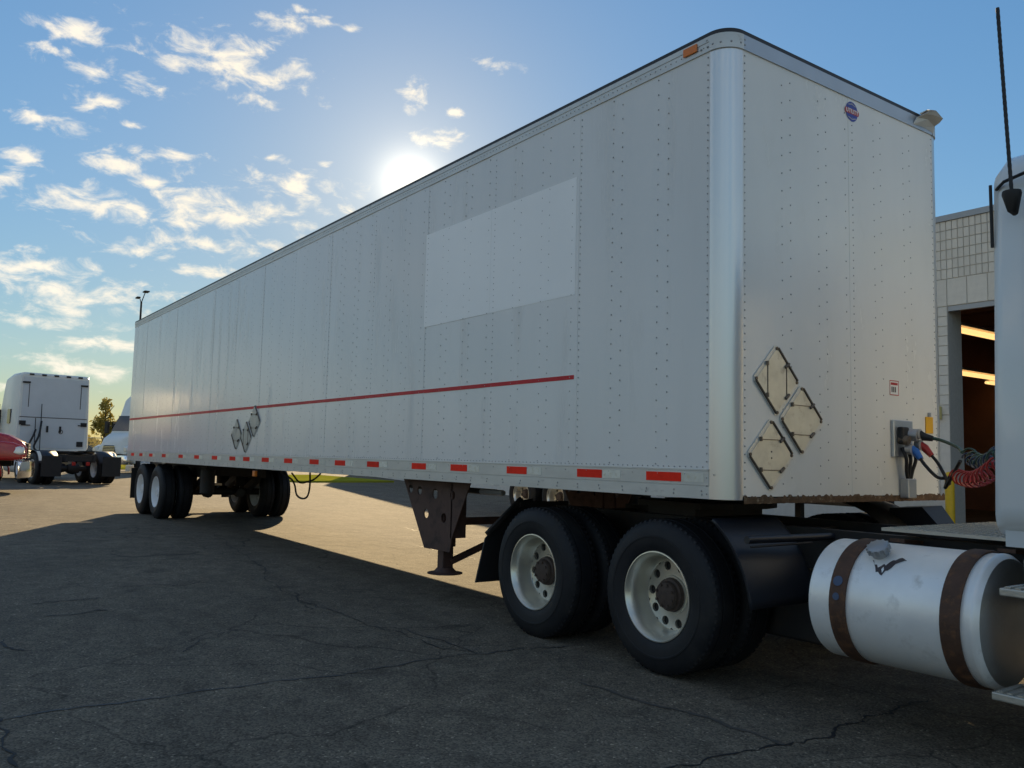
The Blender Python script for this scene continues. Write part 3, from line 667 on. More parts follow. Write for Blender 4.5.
# ------------------------------------------------------------------ generic highway tractor (x forward, origin under the drive axles)
def tractor(name, label, cat, loc, rz, paint, rear_paint, cabback=1.75, sleeper=1.7, top=3.95, ds='white', near=False, group=None, capx=None, hood=True, hl=1.55, hk=1.0):
    t = thing(name, label, cat, loc, rz, group, local=True)
    fx1 = cabback+sleeper+1.35 if sleeper else cabback+1.35          # cowl
    nose = fx1+hl
    for yy in (-.43, .43): MB().box(-1.35, nose-.35, yy-.04, yy+.04, .72, .98).build('frame_rail', 'chassis', t)
    for xx in (-1.25, -.15, .9, cabback+.4): MB().box(xx-.06, xx+.06, -.39, .39, .76, .94).build('crossmember', 'chassis', t)
    fw = MB().prism([(-.55,-.10),(-.35,-.42),(.35,-.46),(.45,-.2),(.45,.2),(.35,.46),(-.35,.42),(-.55,.10),(-.2,.04),(-.2,-.04)], 'z', 1.04, 1.085).build('fifth_wheel', 'chassis', t)
    MB().box(-.25, .25, -.40, .40, .98, 1.04).build('fifth_wheel_mount', 'chassis', fw)
    for xa in (-.67, .67):
        MB().tube([(xa, -.4, .505), (xa, .4, .505)], .09, 12).build('axle', 'chassis', t, 40); MB().lathe([(0,-.22),(.14,-.18),(.19,0),(.14,.18),(0,.22)], (xa, 0, .5), 'y', 16).build('differential', 'chassis', t, 40)
        for sd_ in (-1, 1): dual(t, xa, sd_*1.255, .505, sd_, 'grey' if near else ds)
    for sd_ in (-1, 1): wheel(t, (nose-1.15, sd_*1.22, .505), 0 if sd_ < 0 else math.pi, 'grey' if near else ds)
    MB().tube([(nose-1.15, -.95, .5), (nose-1.15, .95, .5)], .06, 10).build('front_axle', 'chassis', t)
    # cab and sleeper shells
    zb = 1.08; cowl = cabback+sleeper+1.25
    rf = top-.62 if sleeper else top
    sec = [(cabback, 1.17, 1.10, zb, top-.06, .10), (cabback+.06, 1.22, 1.14, zb, top, .14)]
    if sleeper:
        sec += [(cabback+sleeper*.55, 1.22, 1.14, zb, top, .16), (cabback+sleeper, 1.22, 1.10, zb, top-.10, .18), (cabback+sleeper+.45, 1.20, 1.02, zb, top-.42, .2), (cabback+sleeper+.75, 1.18, .98, zb, 2.95, .2), (cowl+.02, 1.12, .95, zb, 2.05, .12)]
    else:
        sec += [(cabback+.5, 1.22, 1.14, zb, top+.03, .18), (cabback+.95, 1.21, 1.1, zb, top-.06, .18), (cabback+1.22, 1.18, 1.0, zb, 2.05, .12)]
        cowl = cabback+1.22
    cab = MB().loft(sec).build('cab', paint, t, 40)
    if rear_paint and not near:
        MB().box(cabback-.012, cabback-.002, -1.05, 1.05, zb+.08, top-.16).build('rear_wall', rear_paint, cab, bevel=.004)
        for zz in (top-1.55, ): MB().box(cabback-.020, cabback-.013, -1.1, 1.1, zz-.012, zz+.012).build('seam', 'ink', cab)
        for (yy, zz, hy, hz) in ((-.95,top-.35,.12,.03),(.95,top-.35,.12,.03),(-1.0,top-1.75,.1,.07),(1.0,top-1.75,.1,.07),(.95,zb+.15,.1,.07),(-.9,zb+.25,.1,.09),(.2,top-1.95,.03,.11),(-.22,top-1.95,.03,.11),(-.95,2.0,.14,.015),(.9,1.95,.14,.015)):
            MB().box(cabback-.05, cabback-.012, yy-hy, yy+hy, zz-hz, zz+hz).build('rubber_bumper', 'black', cab)
        for yy in (-.85, .85): MB().box(cabback-.021, cabback-.013, yy-.010, yy+.010, top-1.2, top-.4).build('seam', 'ink', cab)
        MB().lathe([(.055,0),(.075,0),(.075,-.012),(.055,-.012)], (cabback-.013, -.25, 1.75), 'x', 20, True).build('emblem_ring', 'ink', cab)
        for k, yy in enumerate((.45, .62)):
            MB().tube([(cabback-.18, yy, zb), (cabback-.12, yy, 2.7-.5*k)], .014, 6).build('hose_post', 'black', t)
            MB().tube(bez([(cabback-.2,yy,2.1-.3*k),(cabback-.35,yy+.1,1.6),(cabback-.4,yy+.25,1.2),(cabback-.5,yy+.1,1.0)], 6), .035, 8).build('hose', 'black', t, 60)
        for yy in (-.8, -.4, 0, .4, .8): MB().box(cabback-.03, cabback+.04, yy-.07, yy+.07, top-.09, top-.035).build('roof_lamp', 'black', cab)
    for sd_ in (-1, 1):
        dx0 = cabback+sleeper+.12 if sleeper else cabback+.22
        y0 = sd_*1.218
        MB().box(dx0+.08, dx0+.85, min(y0, y0+sd_*.006)-.03, max(y0, y0+sd_*.006)-.0 if sd_ > 0 else y0+.03, 1.95, 2.55).build('side_window', 'glass', cab)
        if sleeper: MB().box(cabback+sleeper*.35, cabback+sleeper*.35+.3, min(y0-sd_*.05, y0+sd_*.008), max(y0-sd_*.05, y0+sd_*.008), 2.0, 2.5).build('sleeper_window', 'glass', cab)
        MB().box(dx0, dx0+.012, min(y0, y0+sd_*.004)-.01, max(y0, y0+sd_*.004)+.01, zb+.1, 2.7).build('door_seam', 'ink', cab)
        MB().box(cabback+sleeper*.95 if sleeper else cabback+.17+.7*near, (cabback+sleeper*.95 if sleeper else cabback+.17+.7*near)+.03, min(y0, y0+sd_*.05), max(y0, y0+sd_*.05), 1.6, 2.5).build('grab_handle', 'black', cab)
        if hood:
            mi = MB().box(cowl-.25, cowl-.1, min(sd_*1.36, sd_*1.58), max(sd_*1.36, sd_*1.58), 1.95, 2.55).build('mirror', 'black', t, bevel=.03)
            MB().bar((cowl-.18, sd_*1.1, 2.3), (cowl-.18, sd_*1.45, 2.35), .04).build('mirror_arm', 'black', mi)
        if not near or sd_ > 0:
            tk = MB(); x0, x1 = (cabback-.35, cabback+1.2) if not near else (1.84, 2.75)
            tk.lathe([(0,x0-.03),(.2,x0-.025),(.29,x0),(.32,x0+.03),(.32,x1-.03),(.29,x1),(.2,x1+.025),(0,x1+.03)], (0, sd_*.93, .62), 'x', 28); tk = tk.build('fuel_tank', 'alu', t, 50)
        if not near or sd_ > 0: MB().box(-1.52, -1.505, sd_*.93-.30, sd_*.93+.30, .27, .92).build('mud_flap', 'black', t)
        if not near:
            for xa, sg in ((-.67, -1), (.67, 1)):
                rows = []
                for i in range(9):
                    a = R(15+10*i); rows.append([(xa+sg*.60*math.cos(a), sd_*.62, .505+.60*math.sin(a)), (xa+sg*.60*math.cos(a), sd_*1.24, .505+.60*math.sin(a))])
                fo = MB().strip(rows).build('quarter_fender', 'fender', t, 60); s_ = fo.modifiers.new('s', 'SOLIDIFY'); s_.thickness = .01
            rows = []
            for i in range(7):
                a = R(25+7*i); rows.append([(-.67-.612*math.cos(a), sd_*1.12, .505+.612*math.sin(a)), (-.67-.612*math.cos(a), sd_*1.22, .505+.612*math.sin(a))])
            MB().strip(rows).build('reflective_tape', 'tapewhite', t, 60)
            MB().box(-1.385, -1.36, sd_*.22-.06, sd_*.22+.06, .62, .74).build('tail_lamp', 'redlamp', t, bevel=.01)
    if hood:
        hs = [(cowl-.02, 1.00, .92, 1.0, 2.02, .14), (cowl+.30*(nose-cowl), .98, .82, .98, 1.93, .16), (cowl+.73*(nose-cowl), .95, .70, .95, 1.72, .2), (cowl+.93*(nose-cowl), .88, .60, .92, 1.50, .2), (nose, .70, .50, .95, 1.32, .15)]
        hs = [(a_, b_, c_, d_, 1.02+(e_-1.02)*hk, min(f_, .14*hk)) for a_, b_, c_, d_, e_, f_ in hs]
        ho = MB().loft(hs).build('hood', paint, t, 50)
        # wheel-arch fenders
        for sd_ in (-1, 1):
            rows = []
            for i in range(13):
                a = R(-5+15*i); c = (nose-1.15)
                rows.append([(c+.66*math.cos(a), sd_*.80, .52+.64*math.sin(a)), (c+.66*math.cos(a), sd_*1.18, .52+.62*math.sin(a)), (c+.64*math.cos(a), sd_*1.23, .52+.56*math.sin(a))])
            f_ = MB().strip(rows).build('wheel_arch', paint, ho, 60); s_ = f_.modifiers.new('s', 'SOLIDIFY'); s_.thickness = .02
            MB().loft([(nose-.62, .17, .15, .98, 1.36, .06), (nose-.28, .17, .15, .98, 1.34, .06), (nose-.06, .15, .12, 1.0, 1.28, .06)]).v
            hb = MB().loft([(nose-.75, .20, .16, .88, 1.40, .07), (nose-.30, .20, .16, .88, 1.36, .07), (nose-.05, .17, .12, .92, 1.26, .06)])
            hb.v = [(x, y+sd_*.98, z) for x, y, z in hb.v]; hb.build('fender_nose', paint, ho, 50)
            lb = MB().loft([(nose-.34, .10, .08, 1.07, 1.24, .04), (nose-.12, .125, .10, 1.03, 1.26, .05), (nose-.015, .10, .08, 1.06, 1.22, .05)])
            lb.v = [(x, y+sd_*1.05, z) for x, y, z in lb.v]; lb.build('headlight', 'lamp', ho, 50)
        MB().loft([(nose-.08, .46, .38, .92, 1.36, .05), (nose+.03, .44, .36, .95, 1.33, .05)]).build('grille', 'black', ho, 40)
        gb = MB()
        for i in range(5): gb.box(nose+.03, nose+.045, -.42, .42, .99+.07*i, 1.01+.07*i)
        gb.build('grille_bars', 'chrome', ho)
        b = MB(); rows = []
        for i in range(13):
            y = -1.2+.2*i; xx = nose+.16-.30*(abs(y)/1.2)**3
            rows.append([(xx-.08, y, .42), (xx, y, .44), (xx+.02, y, .62), (xx, y, .86), (xx-.10, y, .88)])
        b.strip(rows); bu = b.build('bumper', 'chrome', t, 60); s_ = bu.modifiers.new('s', 'SOLIDIFY'); s_.thickness = .012
        # windscreen follows the cab shell
        z1 = 2.85 if sleeper else top-.16; x1 = cabback+sleeper+.80 if sleeper else cabback+1.0
        x0 = cowl+.035
        b = MB(); b.strip([[(x0, y, 2.08) for y in (-.90, 0, .90)], [(x1+.03, y, z1) for y in (-.92, 0, .92)]]); ws = b.build('windscreen', 'glass', cab); s_ = ws.modifiers.new('s', 'SOLIDIFY'); s_.thickness = .03
    return t
# the tractor under the trailer
TX = -1.31
nt_ = tractor('semi_tractor', 'white semi-tractor coupled under the trailer nose, cab cut off by right edge', 'truck', (TX, 1.295, -.034), 0, 'cabwhite', None, cabback=2.80, sleeper=0, top=2.92, near=True)
OFF[0] = nt_.location.copy()
# fuel tank by the camera: shell, end, straps, cap
yc, zc, rt = .36, .617, .325
b = MB(); b.lathe([(rt-.03,.525),(rt-.008,.53),(rt,.545),(rt,1.395),(rt+.003,1.40),(rt+.003,1.41),(rt-.004,1.42),(rt-.02,1.437)], (0, yc, zc), 'x', 72); tank = b.build('fuel_tank', 'alu', nt_, 40)
b = MB(); b.lathe([(rt-.02,1.437),(rt-.05,1.452),(rt-.10,1.462),(rt*.3,1.475),(0,1.477)], (0, yc, zc), 'x', 72); b.build('tank_end', 'aluend', tank, 50); b = MB(); b.lathe([(rt-.03,.525),(.15,.505),(0,.50)], (0, yc, zc), 'x', 48); b.build('tank_end', 'aluend', tank, 50)
for x0 in (.665, 1.262):
    b = MB(); n = 40; rows = []
    for i in range(n+1):
        a = R(75+(360-95)*i/n) ; r0, r1 = rt+.001, rt+.009
        c, s_ = math.cos(a), math.sin(a)
        rows.append([(x0, yc+r0*c, zc+r0*s_), (x0, yc+r1*c, zc+r1*s_), (x0+.012, yc+(r1+.004)*c, zc+(r1+.004)*s_), (x0+.083, yc+(r1+.004)*c, zc+(r1+.004)*s_), (x0+.095, yc+r1*c, zc+r1*s_), (x0+.095, yc+r0*c, zc+r0*s_)])
    b.strip(rows); stp = b.build('tank_strap', 'ruststrap', tank, 40)
    MB().bar((x0+.05, .62, zc+.32), (x0+.05, .86, zc+.30), .09, .02).build('strap_bracket', 'ruststrap', stp)
    MB().box(x0+.01, x0+.085, .70, .86, .36, .72).build('tank_bracket', 'chassis', stp)
    if x0 < 1:
        for a, sz in ((158, .028), (172, .02)):
            p_ = Vector((x0+.045, yc+(rt+.0135)*math.cos(R(a)), zc+(rt+.0135)*math.sin(R(a)))); nn = Vector((0, math.cos(R(a)), math.sin(R(a))))
            MB().tube([p_, p_+nn*.002], sz, 12).build('paint_spot', 'bluepaint', stp)
a = R(122); cp = Vector((.872, yc+rt*math.cos(a), zc+rt*math.sin(a))); nn = Vector((0, math.cos(a), math.sin(a)))
b = MB(); b.tube([cp-nn*.01, cp+nn*.02, cp+nn*.022], .05, 24, rs=[.042,.042,.05]); b.tube([cp+nn*.02, cp+nn*.026, cp+nn*.055, cp+nn*.062], .055, 24, rs=[.052,.056,.054,.044])
for i in range(12):
    t = 2*math.pi*i/12; e1 = Vector((1,0,0)); e2 = nn.cross(e1); c_ = cp+nn*.04+(e1*math.cos(t)+e2*math.sin(t))*.055; b.tube([c_-nn*.014, c_+nn*.014], .008, 6)
cap = b.build('filler_cap', 'galv', tank, 40)
ch = MB(); rr = random.Random(4)
ch.tube(bez([cp+Vector((.05,0,-.01)), cp+nn*.012+Vector((.10,-.03,-.045)), cp+nn*.008+Vector((.14,-.03,-.05)), cp+nn*.0+Vector((.11,-.05,-.07)), cp+Vector((.05,-.055,-.075))], 6), .004, 5); ch.build('cap_chain', 'black', cap)
MB().box(-.26, .42, .66, .94, .24, .66).build('shade_box', 'chassis', nt_, bevel=.02)  # added dark box, fills the gap behind the tyre where only shade belongs
rr = random.Random(9); sm = MB(); rows = []
for i in range(15):
    t = i/14; aa = R(131+9*math.sin(t*5)+4*t); w_ = R(5.5*math.sin(math.pi*t)*rr.uniform(.4,1.2)+.4); xx = .85+.17*t
    rows.append([(xx, yc+(rt+.0012)*math.cos(aa-w_), zc+(rt+.0012)*math.sin(aa-w_)), (xx+.01, yc+(rt+.0012)*math.cos(aa+w_), zc+(rt+.0012)*math.sin(aa+w_))])
sm.strip(rows).build('oil_smear', 'ink', tank)
# front-of-tandem quarter fender and its arm
b = MB(); rows = []
for i in range(13):
    a = R(47-46*i/12); rad = .715+.07*i/12; xx, zz = -.63+rad*math.cos(a), .49+rad*math.sin(a)
    rows.append([(xx-.018*math.cos(a), .035, zz-.018*math.sin(a)), (xx, .035, zz), (xx+.006, .075, zz+.004), (xx+.006, .62, zz+.004), (xx, .66, zz)])

b.strip(rows); fd = b.build('quarter_fender', 'fender', nt_, 40); s_ = fd.modifiers.new('s', 'SOLIDIFY'); s_.thickness = .008
MB().tube([(.105, .05, 0.905), (.16, .85, .905)], .024, 10).build('fender_arm', 'fender', fd, 40); MB().tube([(.125, .06, .865), (.165, .6, .875)], .007, 8).build('fender_arm', 'chassis', fd, 40)
rows = []
for i in range(11):
    a = R(112-104*i/10); rad = .70; xx, zz = -.63+rad*math.cos(a)*.95, .49+rad*math.sin(a)*.86
    rows.append([(xx, 1.96, zz), (xx, 2.54, zz)])
fd2 = MB().strip(rows).build('quarter_fender', 'black', nt_, 50); s_ = fd2.modifiers.new('s', 'SOLIDIFY'); s_.thickness = .008
b = MB(); b.add([(-.28,2.25,1.04),(-.02,2.25,1.06),(.12,2.3,.88),(-.34,2.3,.86),(-.26,2.5,1.05),(0,2.5,1.07),(.14,2.5,.88),(-.32,2.5,.86)], [(0,1,2,3),(4,5,6,7),(0,1,5,4),(1,2,6,5),(2,3,7,6),(3,0,4,7)]); b.build('fender_shield', 'fender', nt_)
# mud flap with cut corner behind the drive wheels
b = MB().prism([(.03,.29),(.63,.29),(.63,1.0),(.46,.98),(.12,.66)], 'x', -2.765, -2.750); b.build('mud_flap', 'black', nt_)
MB().bar((-2.73, .12, .70), (-2.73, .48, 1.0), .035).build('flap_hanger', 'chassis', nt_); MB().bar((-2.72, .45, .95), (-2.72, 1.0, .95), .05).build('flap_hanger', 'chassis', nt_)
# deck plate with tread bars
dp = MB().box(.62, 1.52, .62, 1.98, .985, 1.003).build('deck_plate', 'deckplate', nt_)
b = MB(); k = 0
x = .65
while x < 1.5:
    y = .65; j = 0
    while y < 1.95:
        s1 = .014 if (j+k) % 2 else -.014
        b.bar((x-.014, y-s1, 1.0045), (x+.014, y+s1, 1.0045), .007, .004); y += .05; j += 1
    x += .05; k += 1
b.build('tread_bars', 'deckplate', dp, kind='stuff')
for (x0, z0) in ((1.56, .79), (1.515, .325)):
    sp_ = MB().box(x0, x0+.42, -.015, .24, z0, z0+.035).build('step', 'deckplate', nt_, bevel=.006)
    b = MB()
    for i in range(9): b.box(x0+.02+.043*i, x0+.045+.043*i, -.005, .23, z0+.036, z0+.042)
    b.build('step_tread', 'deckplate', sp_)
MB().box(1.62, 1.66, .10, .22, .30, .95).build('step_bracket', 'alu', nt_)
MB().box(1.50, 2.9, .50, 1.6, .98, 1.09).build('cab_mount', 'chassis', nt_)
MB().box(1.53, 2.6, .13, 2.4, 1.00, 1.075).build('cab_sill', 'cabgrey', nt_)
# roof seam, handle, antenna
b = MB(); b.tube([(1.515, .165, 2.71), (1.57, .118, 2.725), (1.7, .108, 2.75), (2.3, .108, 2.78)], .008, 6); b.build('roof_seam', 'black', nt_)
MB().tube([(1.487, .17, 2.43), (1.485, .17, 2.74)], .008, 8).build('grab_rail', 'black', nt_)
ab = on(1013, 201, 'y', .06); at = on(997.5, 8, 'y', .06)
b = MB(); b.tube([ab+Vector((0,.02,-.055)), ab+Vector((0,0,-.045)), ab+Vector((0,-.01,.03)), ab+Vector((0,-.01,.045))], .03, 14, rs=[.014,.024,.042,.040]); an = b.build('antenna_base', 'black', nt_, 40)
b = MB(); P = [ab+Vector((0,-.01,.03)).lerp(at-ab, i/60) if False else (ab+Vector((0,-.01,.03))).lerp(at, i/60) for i in range(61)]
b.tube(P, .009, 8, rs=[.0085+.0012*(i % 2) for i in range(61)]); b.build('antenna_whip', 'black', an, 60)

# ------------------------------------------------------------------ air and electric lines
def coil(a, c, turns, rad, sag=.05, n=14):
    a = Vector(a); c = Vector(c); d = (c-a).normalized(); e1 = d.cross(Vector((0,0,1))).normalized(); e2 = e1.cross(d); o = []
    for i in range(int(turns*n)+1):
        t = i/(turns*n); p = a.lerp(c, t)+Vector((0,0,-sag*math.sin(math.pi*t))); th = 2*math.pi*i/n; o.append(p+e1*(rad*math.cos(th))+e2*(rad*math.sin(th)))
    return o
def line(name, label, m, start, mid, coilspec, hand=None):
    t = thing(name, label, 'hose', start, 0); 
    a, c, turns, rad = coilspec; cp_ = coil(a, c, turns, rad)
    pts = bez([start]+mid+[cp_[0]], 10)[:-1]
    MB().tube(pts, .012, 8).build('lead', 'black' if m != 'greenhose' else m, t, 60)
    MB().tube(cp_, .0068, 6).build('coil', m, t, 60)
    if hand:
        s_ = Vector(start); MB().tube([s_+Vector((-.03,-.02,.03)), s_, s_+(Vector(mid[0])-s_)*.55], .02, 10, rs=[.026,.030,.020]).build('grip', hand, t, 40)
        MB().tube([s_+Vector((-.05,-.03,.02)), s_+Vector((-.01,-.03,.02))], .038, 12).build('gladhand', 'galv', t, 40)
P = lambda u, v, x: tuple(on(u, v, 'x', x))
line('air_hose', 'red coiled air hose hanging between trailer nose and cab', 'redhose', P(925,448,.13), [P(937,462,.22), P(944,474,.30), P(949,484,.36)], (P(957,476,.50), P(1003,462,1.45), 10, .046), 'redplastic')
line('air_hose', 'blue coiled air hose looping behind the red one', 'bluehose', P(916,452,.12), [P(925,465,.2), P(937,477,.28), P(947,479,.36), P(946,487,.4)], (P(968,458,.66), P(1002,449,1.45), 7, .034), 'blueplastic')
line('electric_cable', 'dark green coiled cable arching from the trailer socket to the cab', 'greenhose', P(924,437,.14), [P(940,440,.25), P(957,447,.42)], (P(969,453,.55), P(1002,452,1.5), 6, .036), 'black')

# ------------------------------------------------------------------ workshop on the right
YB, HB = 13.0, 6.39
wk = thing('workshop_building', 'pale block workshop with an open bay door behind the cab', 'building', (0, YB, 0))
DX0, DX1, DZ = -5.277, -.6, 4.63
T = .50
b = MB(); b.box(-21, DX0, YB+.02, YB+T, 0, HB); b.box(DX0, DX1, YB+.02, YB+T, DZ, HB); b.box(DX1, 14, YB+.02, YB+T, 0, HB)
b.build('wall', 'mortar', wk)
b = MB(); b.add([(-21,YB+.02,0),(-44,YB+5.5,0),(-44,YB+5.5,HB),(-21,YB+.02,HB),(-21,YB+.4,0),(-44,YB+5.9,0),(-44,YB+5.9,HB),(-21,YB+.4,HB)], [(0,1,2,3),(4,5,6,7),(3,2,6,7),(1,5,6,2)]); b.build('wall', 'block', wk)  # unseen wing, angle and length shaped to cast the slanted shadow edge
MB().box(-21, 14, YB-.03, YB+T+.05, HB, HB+.12).build('coping', 'coping', wk)
MB().add([(-44,YB+5.5,HB+.0),(-21,YB+.05,HB+.0),(14,YB+T,HB),(14,YB+22,HB),(-44,YB+22,HB)], [(0,1,2,3,4)]).build('roof', 'coping', wk)
MB().box(-44.2, -44, YB+5.5, YB+22, 0, HB).build('wall', 'block', wk); MB().box(14, 14.2, YB, YB+22, 0, HB).build('wall', 'block', wk)
MB().box(-44, 14, YB+22, YB+22.2, 0, HB).build('wall', 'block', wk)
# single blocks where they can be told apart, blockwork sheet elsewhere
bw, bh = .2, .2
OFF[0] = wk.location.copy()
def blk_mesh(w_, h_):
    m_ = MB(); gp = .006; e = .008
    x0, x1, z0, z1 = gp, w_-gp, gp, h_-gp
    m_.add([(x0,.024,z0),(x1,.024,z0),(x1,.024,z1),(x0,.024,z1),(x0,e,z0),(x1,e,z0),(x1,e,z1),(x0,e,z1),(x0+.006,0,z0+.006),(x1-.006,0,z0+.006),(x1-.006,0,z1-.006),(x0+.006,0,z1-.006)],
        [(0,1,5,4),(1,2,6,5),(2,3,7,6),(3,0,4,7),(4,5,9,8),(5,6,10,9),(6,7,11,10),(7,4,8,11),(8,9,10,11)])
    sv = OFF[0]; OFF[0] = Vector((0,0,0)); r_ = m_.mesh('block', 'block'); OFF[0] = sv; return r_
B1 = blk_mesh(.1165, .2); B2 = blk_mesh(.2, .2); B3 = blk_mesh(.4, .558)
def put(me, x, z):
    o = link(bpy.data.objects.new('block', me), wk); o.location = (x-wk.location.x, 0, z)
z = HB-.2
while z > 5.0:
    for i in range(14): put(B1, -5.62+.1165*i, z)
    z -= .2
for z in (4.63, 4.83-.0):
    pass
for i in range(5): put(B3, -5.677+.4*i, 4.632)
for k in range(11):
    for x in (-5.677, -5.477):
        put(B2, x, 4.43-.2*k)
    if k > 6: continue
b = MB(); b.box(-21, -5.68, YB+.004, YB+.021, 0, HB-.005); b.box(-4.0, DX1, YB+.004, YB+.021, DZ, HB-.005); b.box(DX1, 14, YB+.004, YB+.021, 0, HB-.005); b.box(-5.677, DX0-.001, YB+.004, YB+.021, 0, 2.42)
b.build('blockwork', 'block', wk)
MB().box(DX0-.001, DX0+.004, YB+.01, YB+T+.05, 0, DZ).build('door_jamb', 'mortar', wk); MB().box(DX0, DX1, YB+.02, YB+.10, DZ-.10, DZ+.002).build('door_lintel', 'coping', wk)
# inside: shell, lamps, bits
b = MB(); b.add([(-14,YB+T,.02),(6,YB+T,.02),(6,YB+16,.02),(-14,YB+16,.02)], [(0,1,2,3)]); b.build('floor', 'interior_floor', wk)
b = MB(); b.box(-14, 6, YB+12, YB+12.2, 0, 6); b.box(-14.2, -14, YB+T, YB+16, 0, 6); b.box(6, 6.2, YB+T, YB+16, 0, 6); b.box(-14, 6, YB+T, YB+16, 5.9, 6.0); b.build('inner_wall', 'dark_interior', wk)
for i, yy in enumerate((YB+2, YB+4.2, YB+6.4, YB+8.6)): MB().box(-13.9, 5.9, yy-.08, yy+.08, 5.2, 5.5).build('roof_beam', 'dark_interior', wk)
b = MB(); 
for (p0, p1) in ((P(959,328,0), P(994,339,0)),): pass
def lamp(u0, v0, u1, v1, yy):
    a = on(u0, v0, 'y', yy); c = on(u1, v1, 'y', yy); c.z = a.z
    t = thing('strip_light', None, 'light', tuple((a+c)/2)); 
    return t, a, c
for i, (u0, v0, zz, x0, x1, yy, lb) in enumerate(((960,330,4.85,0,0,YB+1.6,'lit fluorescent strip nearest the bay opening, uppermost of three'),(960,373,4.55,0,0,YB+5.4,'lit fluorescent strip below the brightest one inside the bay'),(992,383,4.45,0,0,YB+10.5,'small lit fluorescent strip deepest inside the bay'))):
    a = on(u0, v0, 'y', yy)
    t = thing('strip_light', lb, 'light', (a.x+1.0, yy, a.z), 0, 'strip lights in the workshop bay')
    MB().box(a.x-.14, a.x+.14, yy-.3, yy+2.9, a.z+.07, a.z+.13).build('housing', 'galv', t)
    for dx in (-.06, .06): MB().tube([(a.x+dx, yy-.25, a.z), (a.x+dx, yy+2.85, a.z)], .045, 10).build('tube', 'tube', t, 50)
bn = thing('waste_bin', 'black wheeled bin standing just inside the bay door', 'bin', (-4.2, YB+1.2, .02))
b = MB(); b.add([(-4.45,YB+.95,.1),(-3.95,YB+.95,.1),(-3.95,YB+1.45,.1),(-4.45,YB+1.45,.1),(-4.52,YB+.88,1.05),(-3.88,YB+.88,1.05),(-3.88,YB+1.52,1.05),(-4.52,YB+1.52,1.05)], [(0,3,2,1),(4,5,6,7),(0,1,5,4),(1,2,6,5),(2,3,7,6),(3,0,4,7)]); bb_ = b.build('body', 'bin', bn, bevel=.02)
MB().box(-4.55, -3.85, YB+.85, YB+1.56, 1.055, 1.11).build('lid', 'bin', bn, bevel=.015)
for xx in (-4.4, -4.0): MB().tube([(xx-.03, YB+1.4, .12), (xx+.03, YB+1.4, .12)], .10, 14).build('wheel', 'black', bn, 40)
MB().box(-4.42, -4.1, YB+.872, YB+.878, .86, .885).build('handle', 'galv', bn)
def bollard(u, v0, label):
    a = on(u, v0, 'y', YB-.55); t = thing('bollard', label, 'bollard', (a.x, YB-.55, 0), 0, 'yellow door bollards'); b = MB(); b.lathe([(.085,0),(.085,1.22),(.08,1.26),(.05,1.29),(0,1.30)], (a.x, YB-.55, 0), 'z', 24); b.build('post', 'yellow', t, 40); b = MB(); b.lathe([(.15,.0),(.15,.012),(.086,.014)], (a.x, YB-.55, 0), 'z', 24); b.build('base_plate', 'galv', t); return t
bollard(950, 500, 'yellow steel bollard by the bay door jamb'); bollard(887, 500, 'yellow steel bollard seen under the trailer nose')
jb = on(933, 413, 'y', YB-.05); t = thing('wall_box', 'small cream electrical box on the block wall', 'box', (jb.x+.05, YB-.05, jb.z)); MB().box(jb.x, jb.x+.16, YB-.07, YB-.001, jb.z-.13, jb.z+.13).build('case', 'creambox', t, bevel=.01); MB().box(jb.x+.05, jb.x+.10, YB-.085, YB-.071, jb.z-.03, jb.z+.05).build('switch', 'ink', t)

# ------------------------------------------------------------------ flatbed parked beyond the van
FX, FY = -12.4, 7.62
fb = thing('flatbed_trailer', 'low dark flatbed trailer parked beyond the van, one alloy wheel showing', 'trailer', (FX, FY+1.25, 0), 0)
MB().box(FX-1.6, FX+8, FY, FY+2.5, 1.06, 1.16).build('deck_edge', 'chassis', fb)
for i in range(16): MB().box(FX-1.6, FX+8, FY+.02+.1545*i, FY+.02+.1545*i+.148, 1.162, 1.19).build('plank', 'deckwood', fb)
for yy in (FY+.75, FY+1.75): MB().box(FX-1.6, FX+8, yy-.06, yy+.06, .72, 1.058).build('beam', 'chassis', fb)
o_ = fb.location
for xa in (FX, FX+1.25):
    dual(fb, xa-o_.x, FY+.02-o_.y, .505+g(xa), -1); dual(fb, xa-o_.x, FY+2.48-o_.y, .505+g(xa), 1)
    MB().tube([(xa, FY+.4, .56), (xa, FY+2.1, .56)], .07, 10).build('axle', 'chassis', fb)
MB().box(FX+6.0, FX+6.12, FY+.5, FY+.62, .06, 1.058).build('landing_leg', 'chassis', fb); MB().box(FX+6.0, FX+6.12, FY+1.9, FY+2.02, .06, 1.058).build('landing_leg', 'chassis', fb)

# ------------------------------------------------------------------ trucks at the far end
a = on(57, 480, 'z', .19)
t1 = tractor('parked_tractor', 'white high-roof sleeper tractor parked with its back to the trailer', 'truck', (-29.0, .72, .18), R(190), 'cabcream', 'cabgrey', cabback=1.5, sleeper=1.75, top=3.78)
t2 = tractor('parked_tractor', 'cream white sleeper tractor half hidden behind the trailer tail', 'truck', (-44.6, 9.15, .212), R(-60), 'cabcream', None, cabback=1.5, sleeper=1.75, top=4.15, hl=.8)
t3 = tractor('parked_tractor', 'red truck with chrome bumper cut off by the left edge', 'truck', (-24.281, -5.482, .12), R(80), 'red', None, cabback=1.6, sleeper=0, top=2.95, hk=.78)

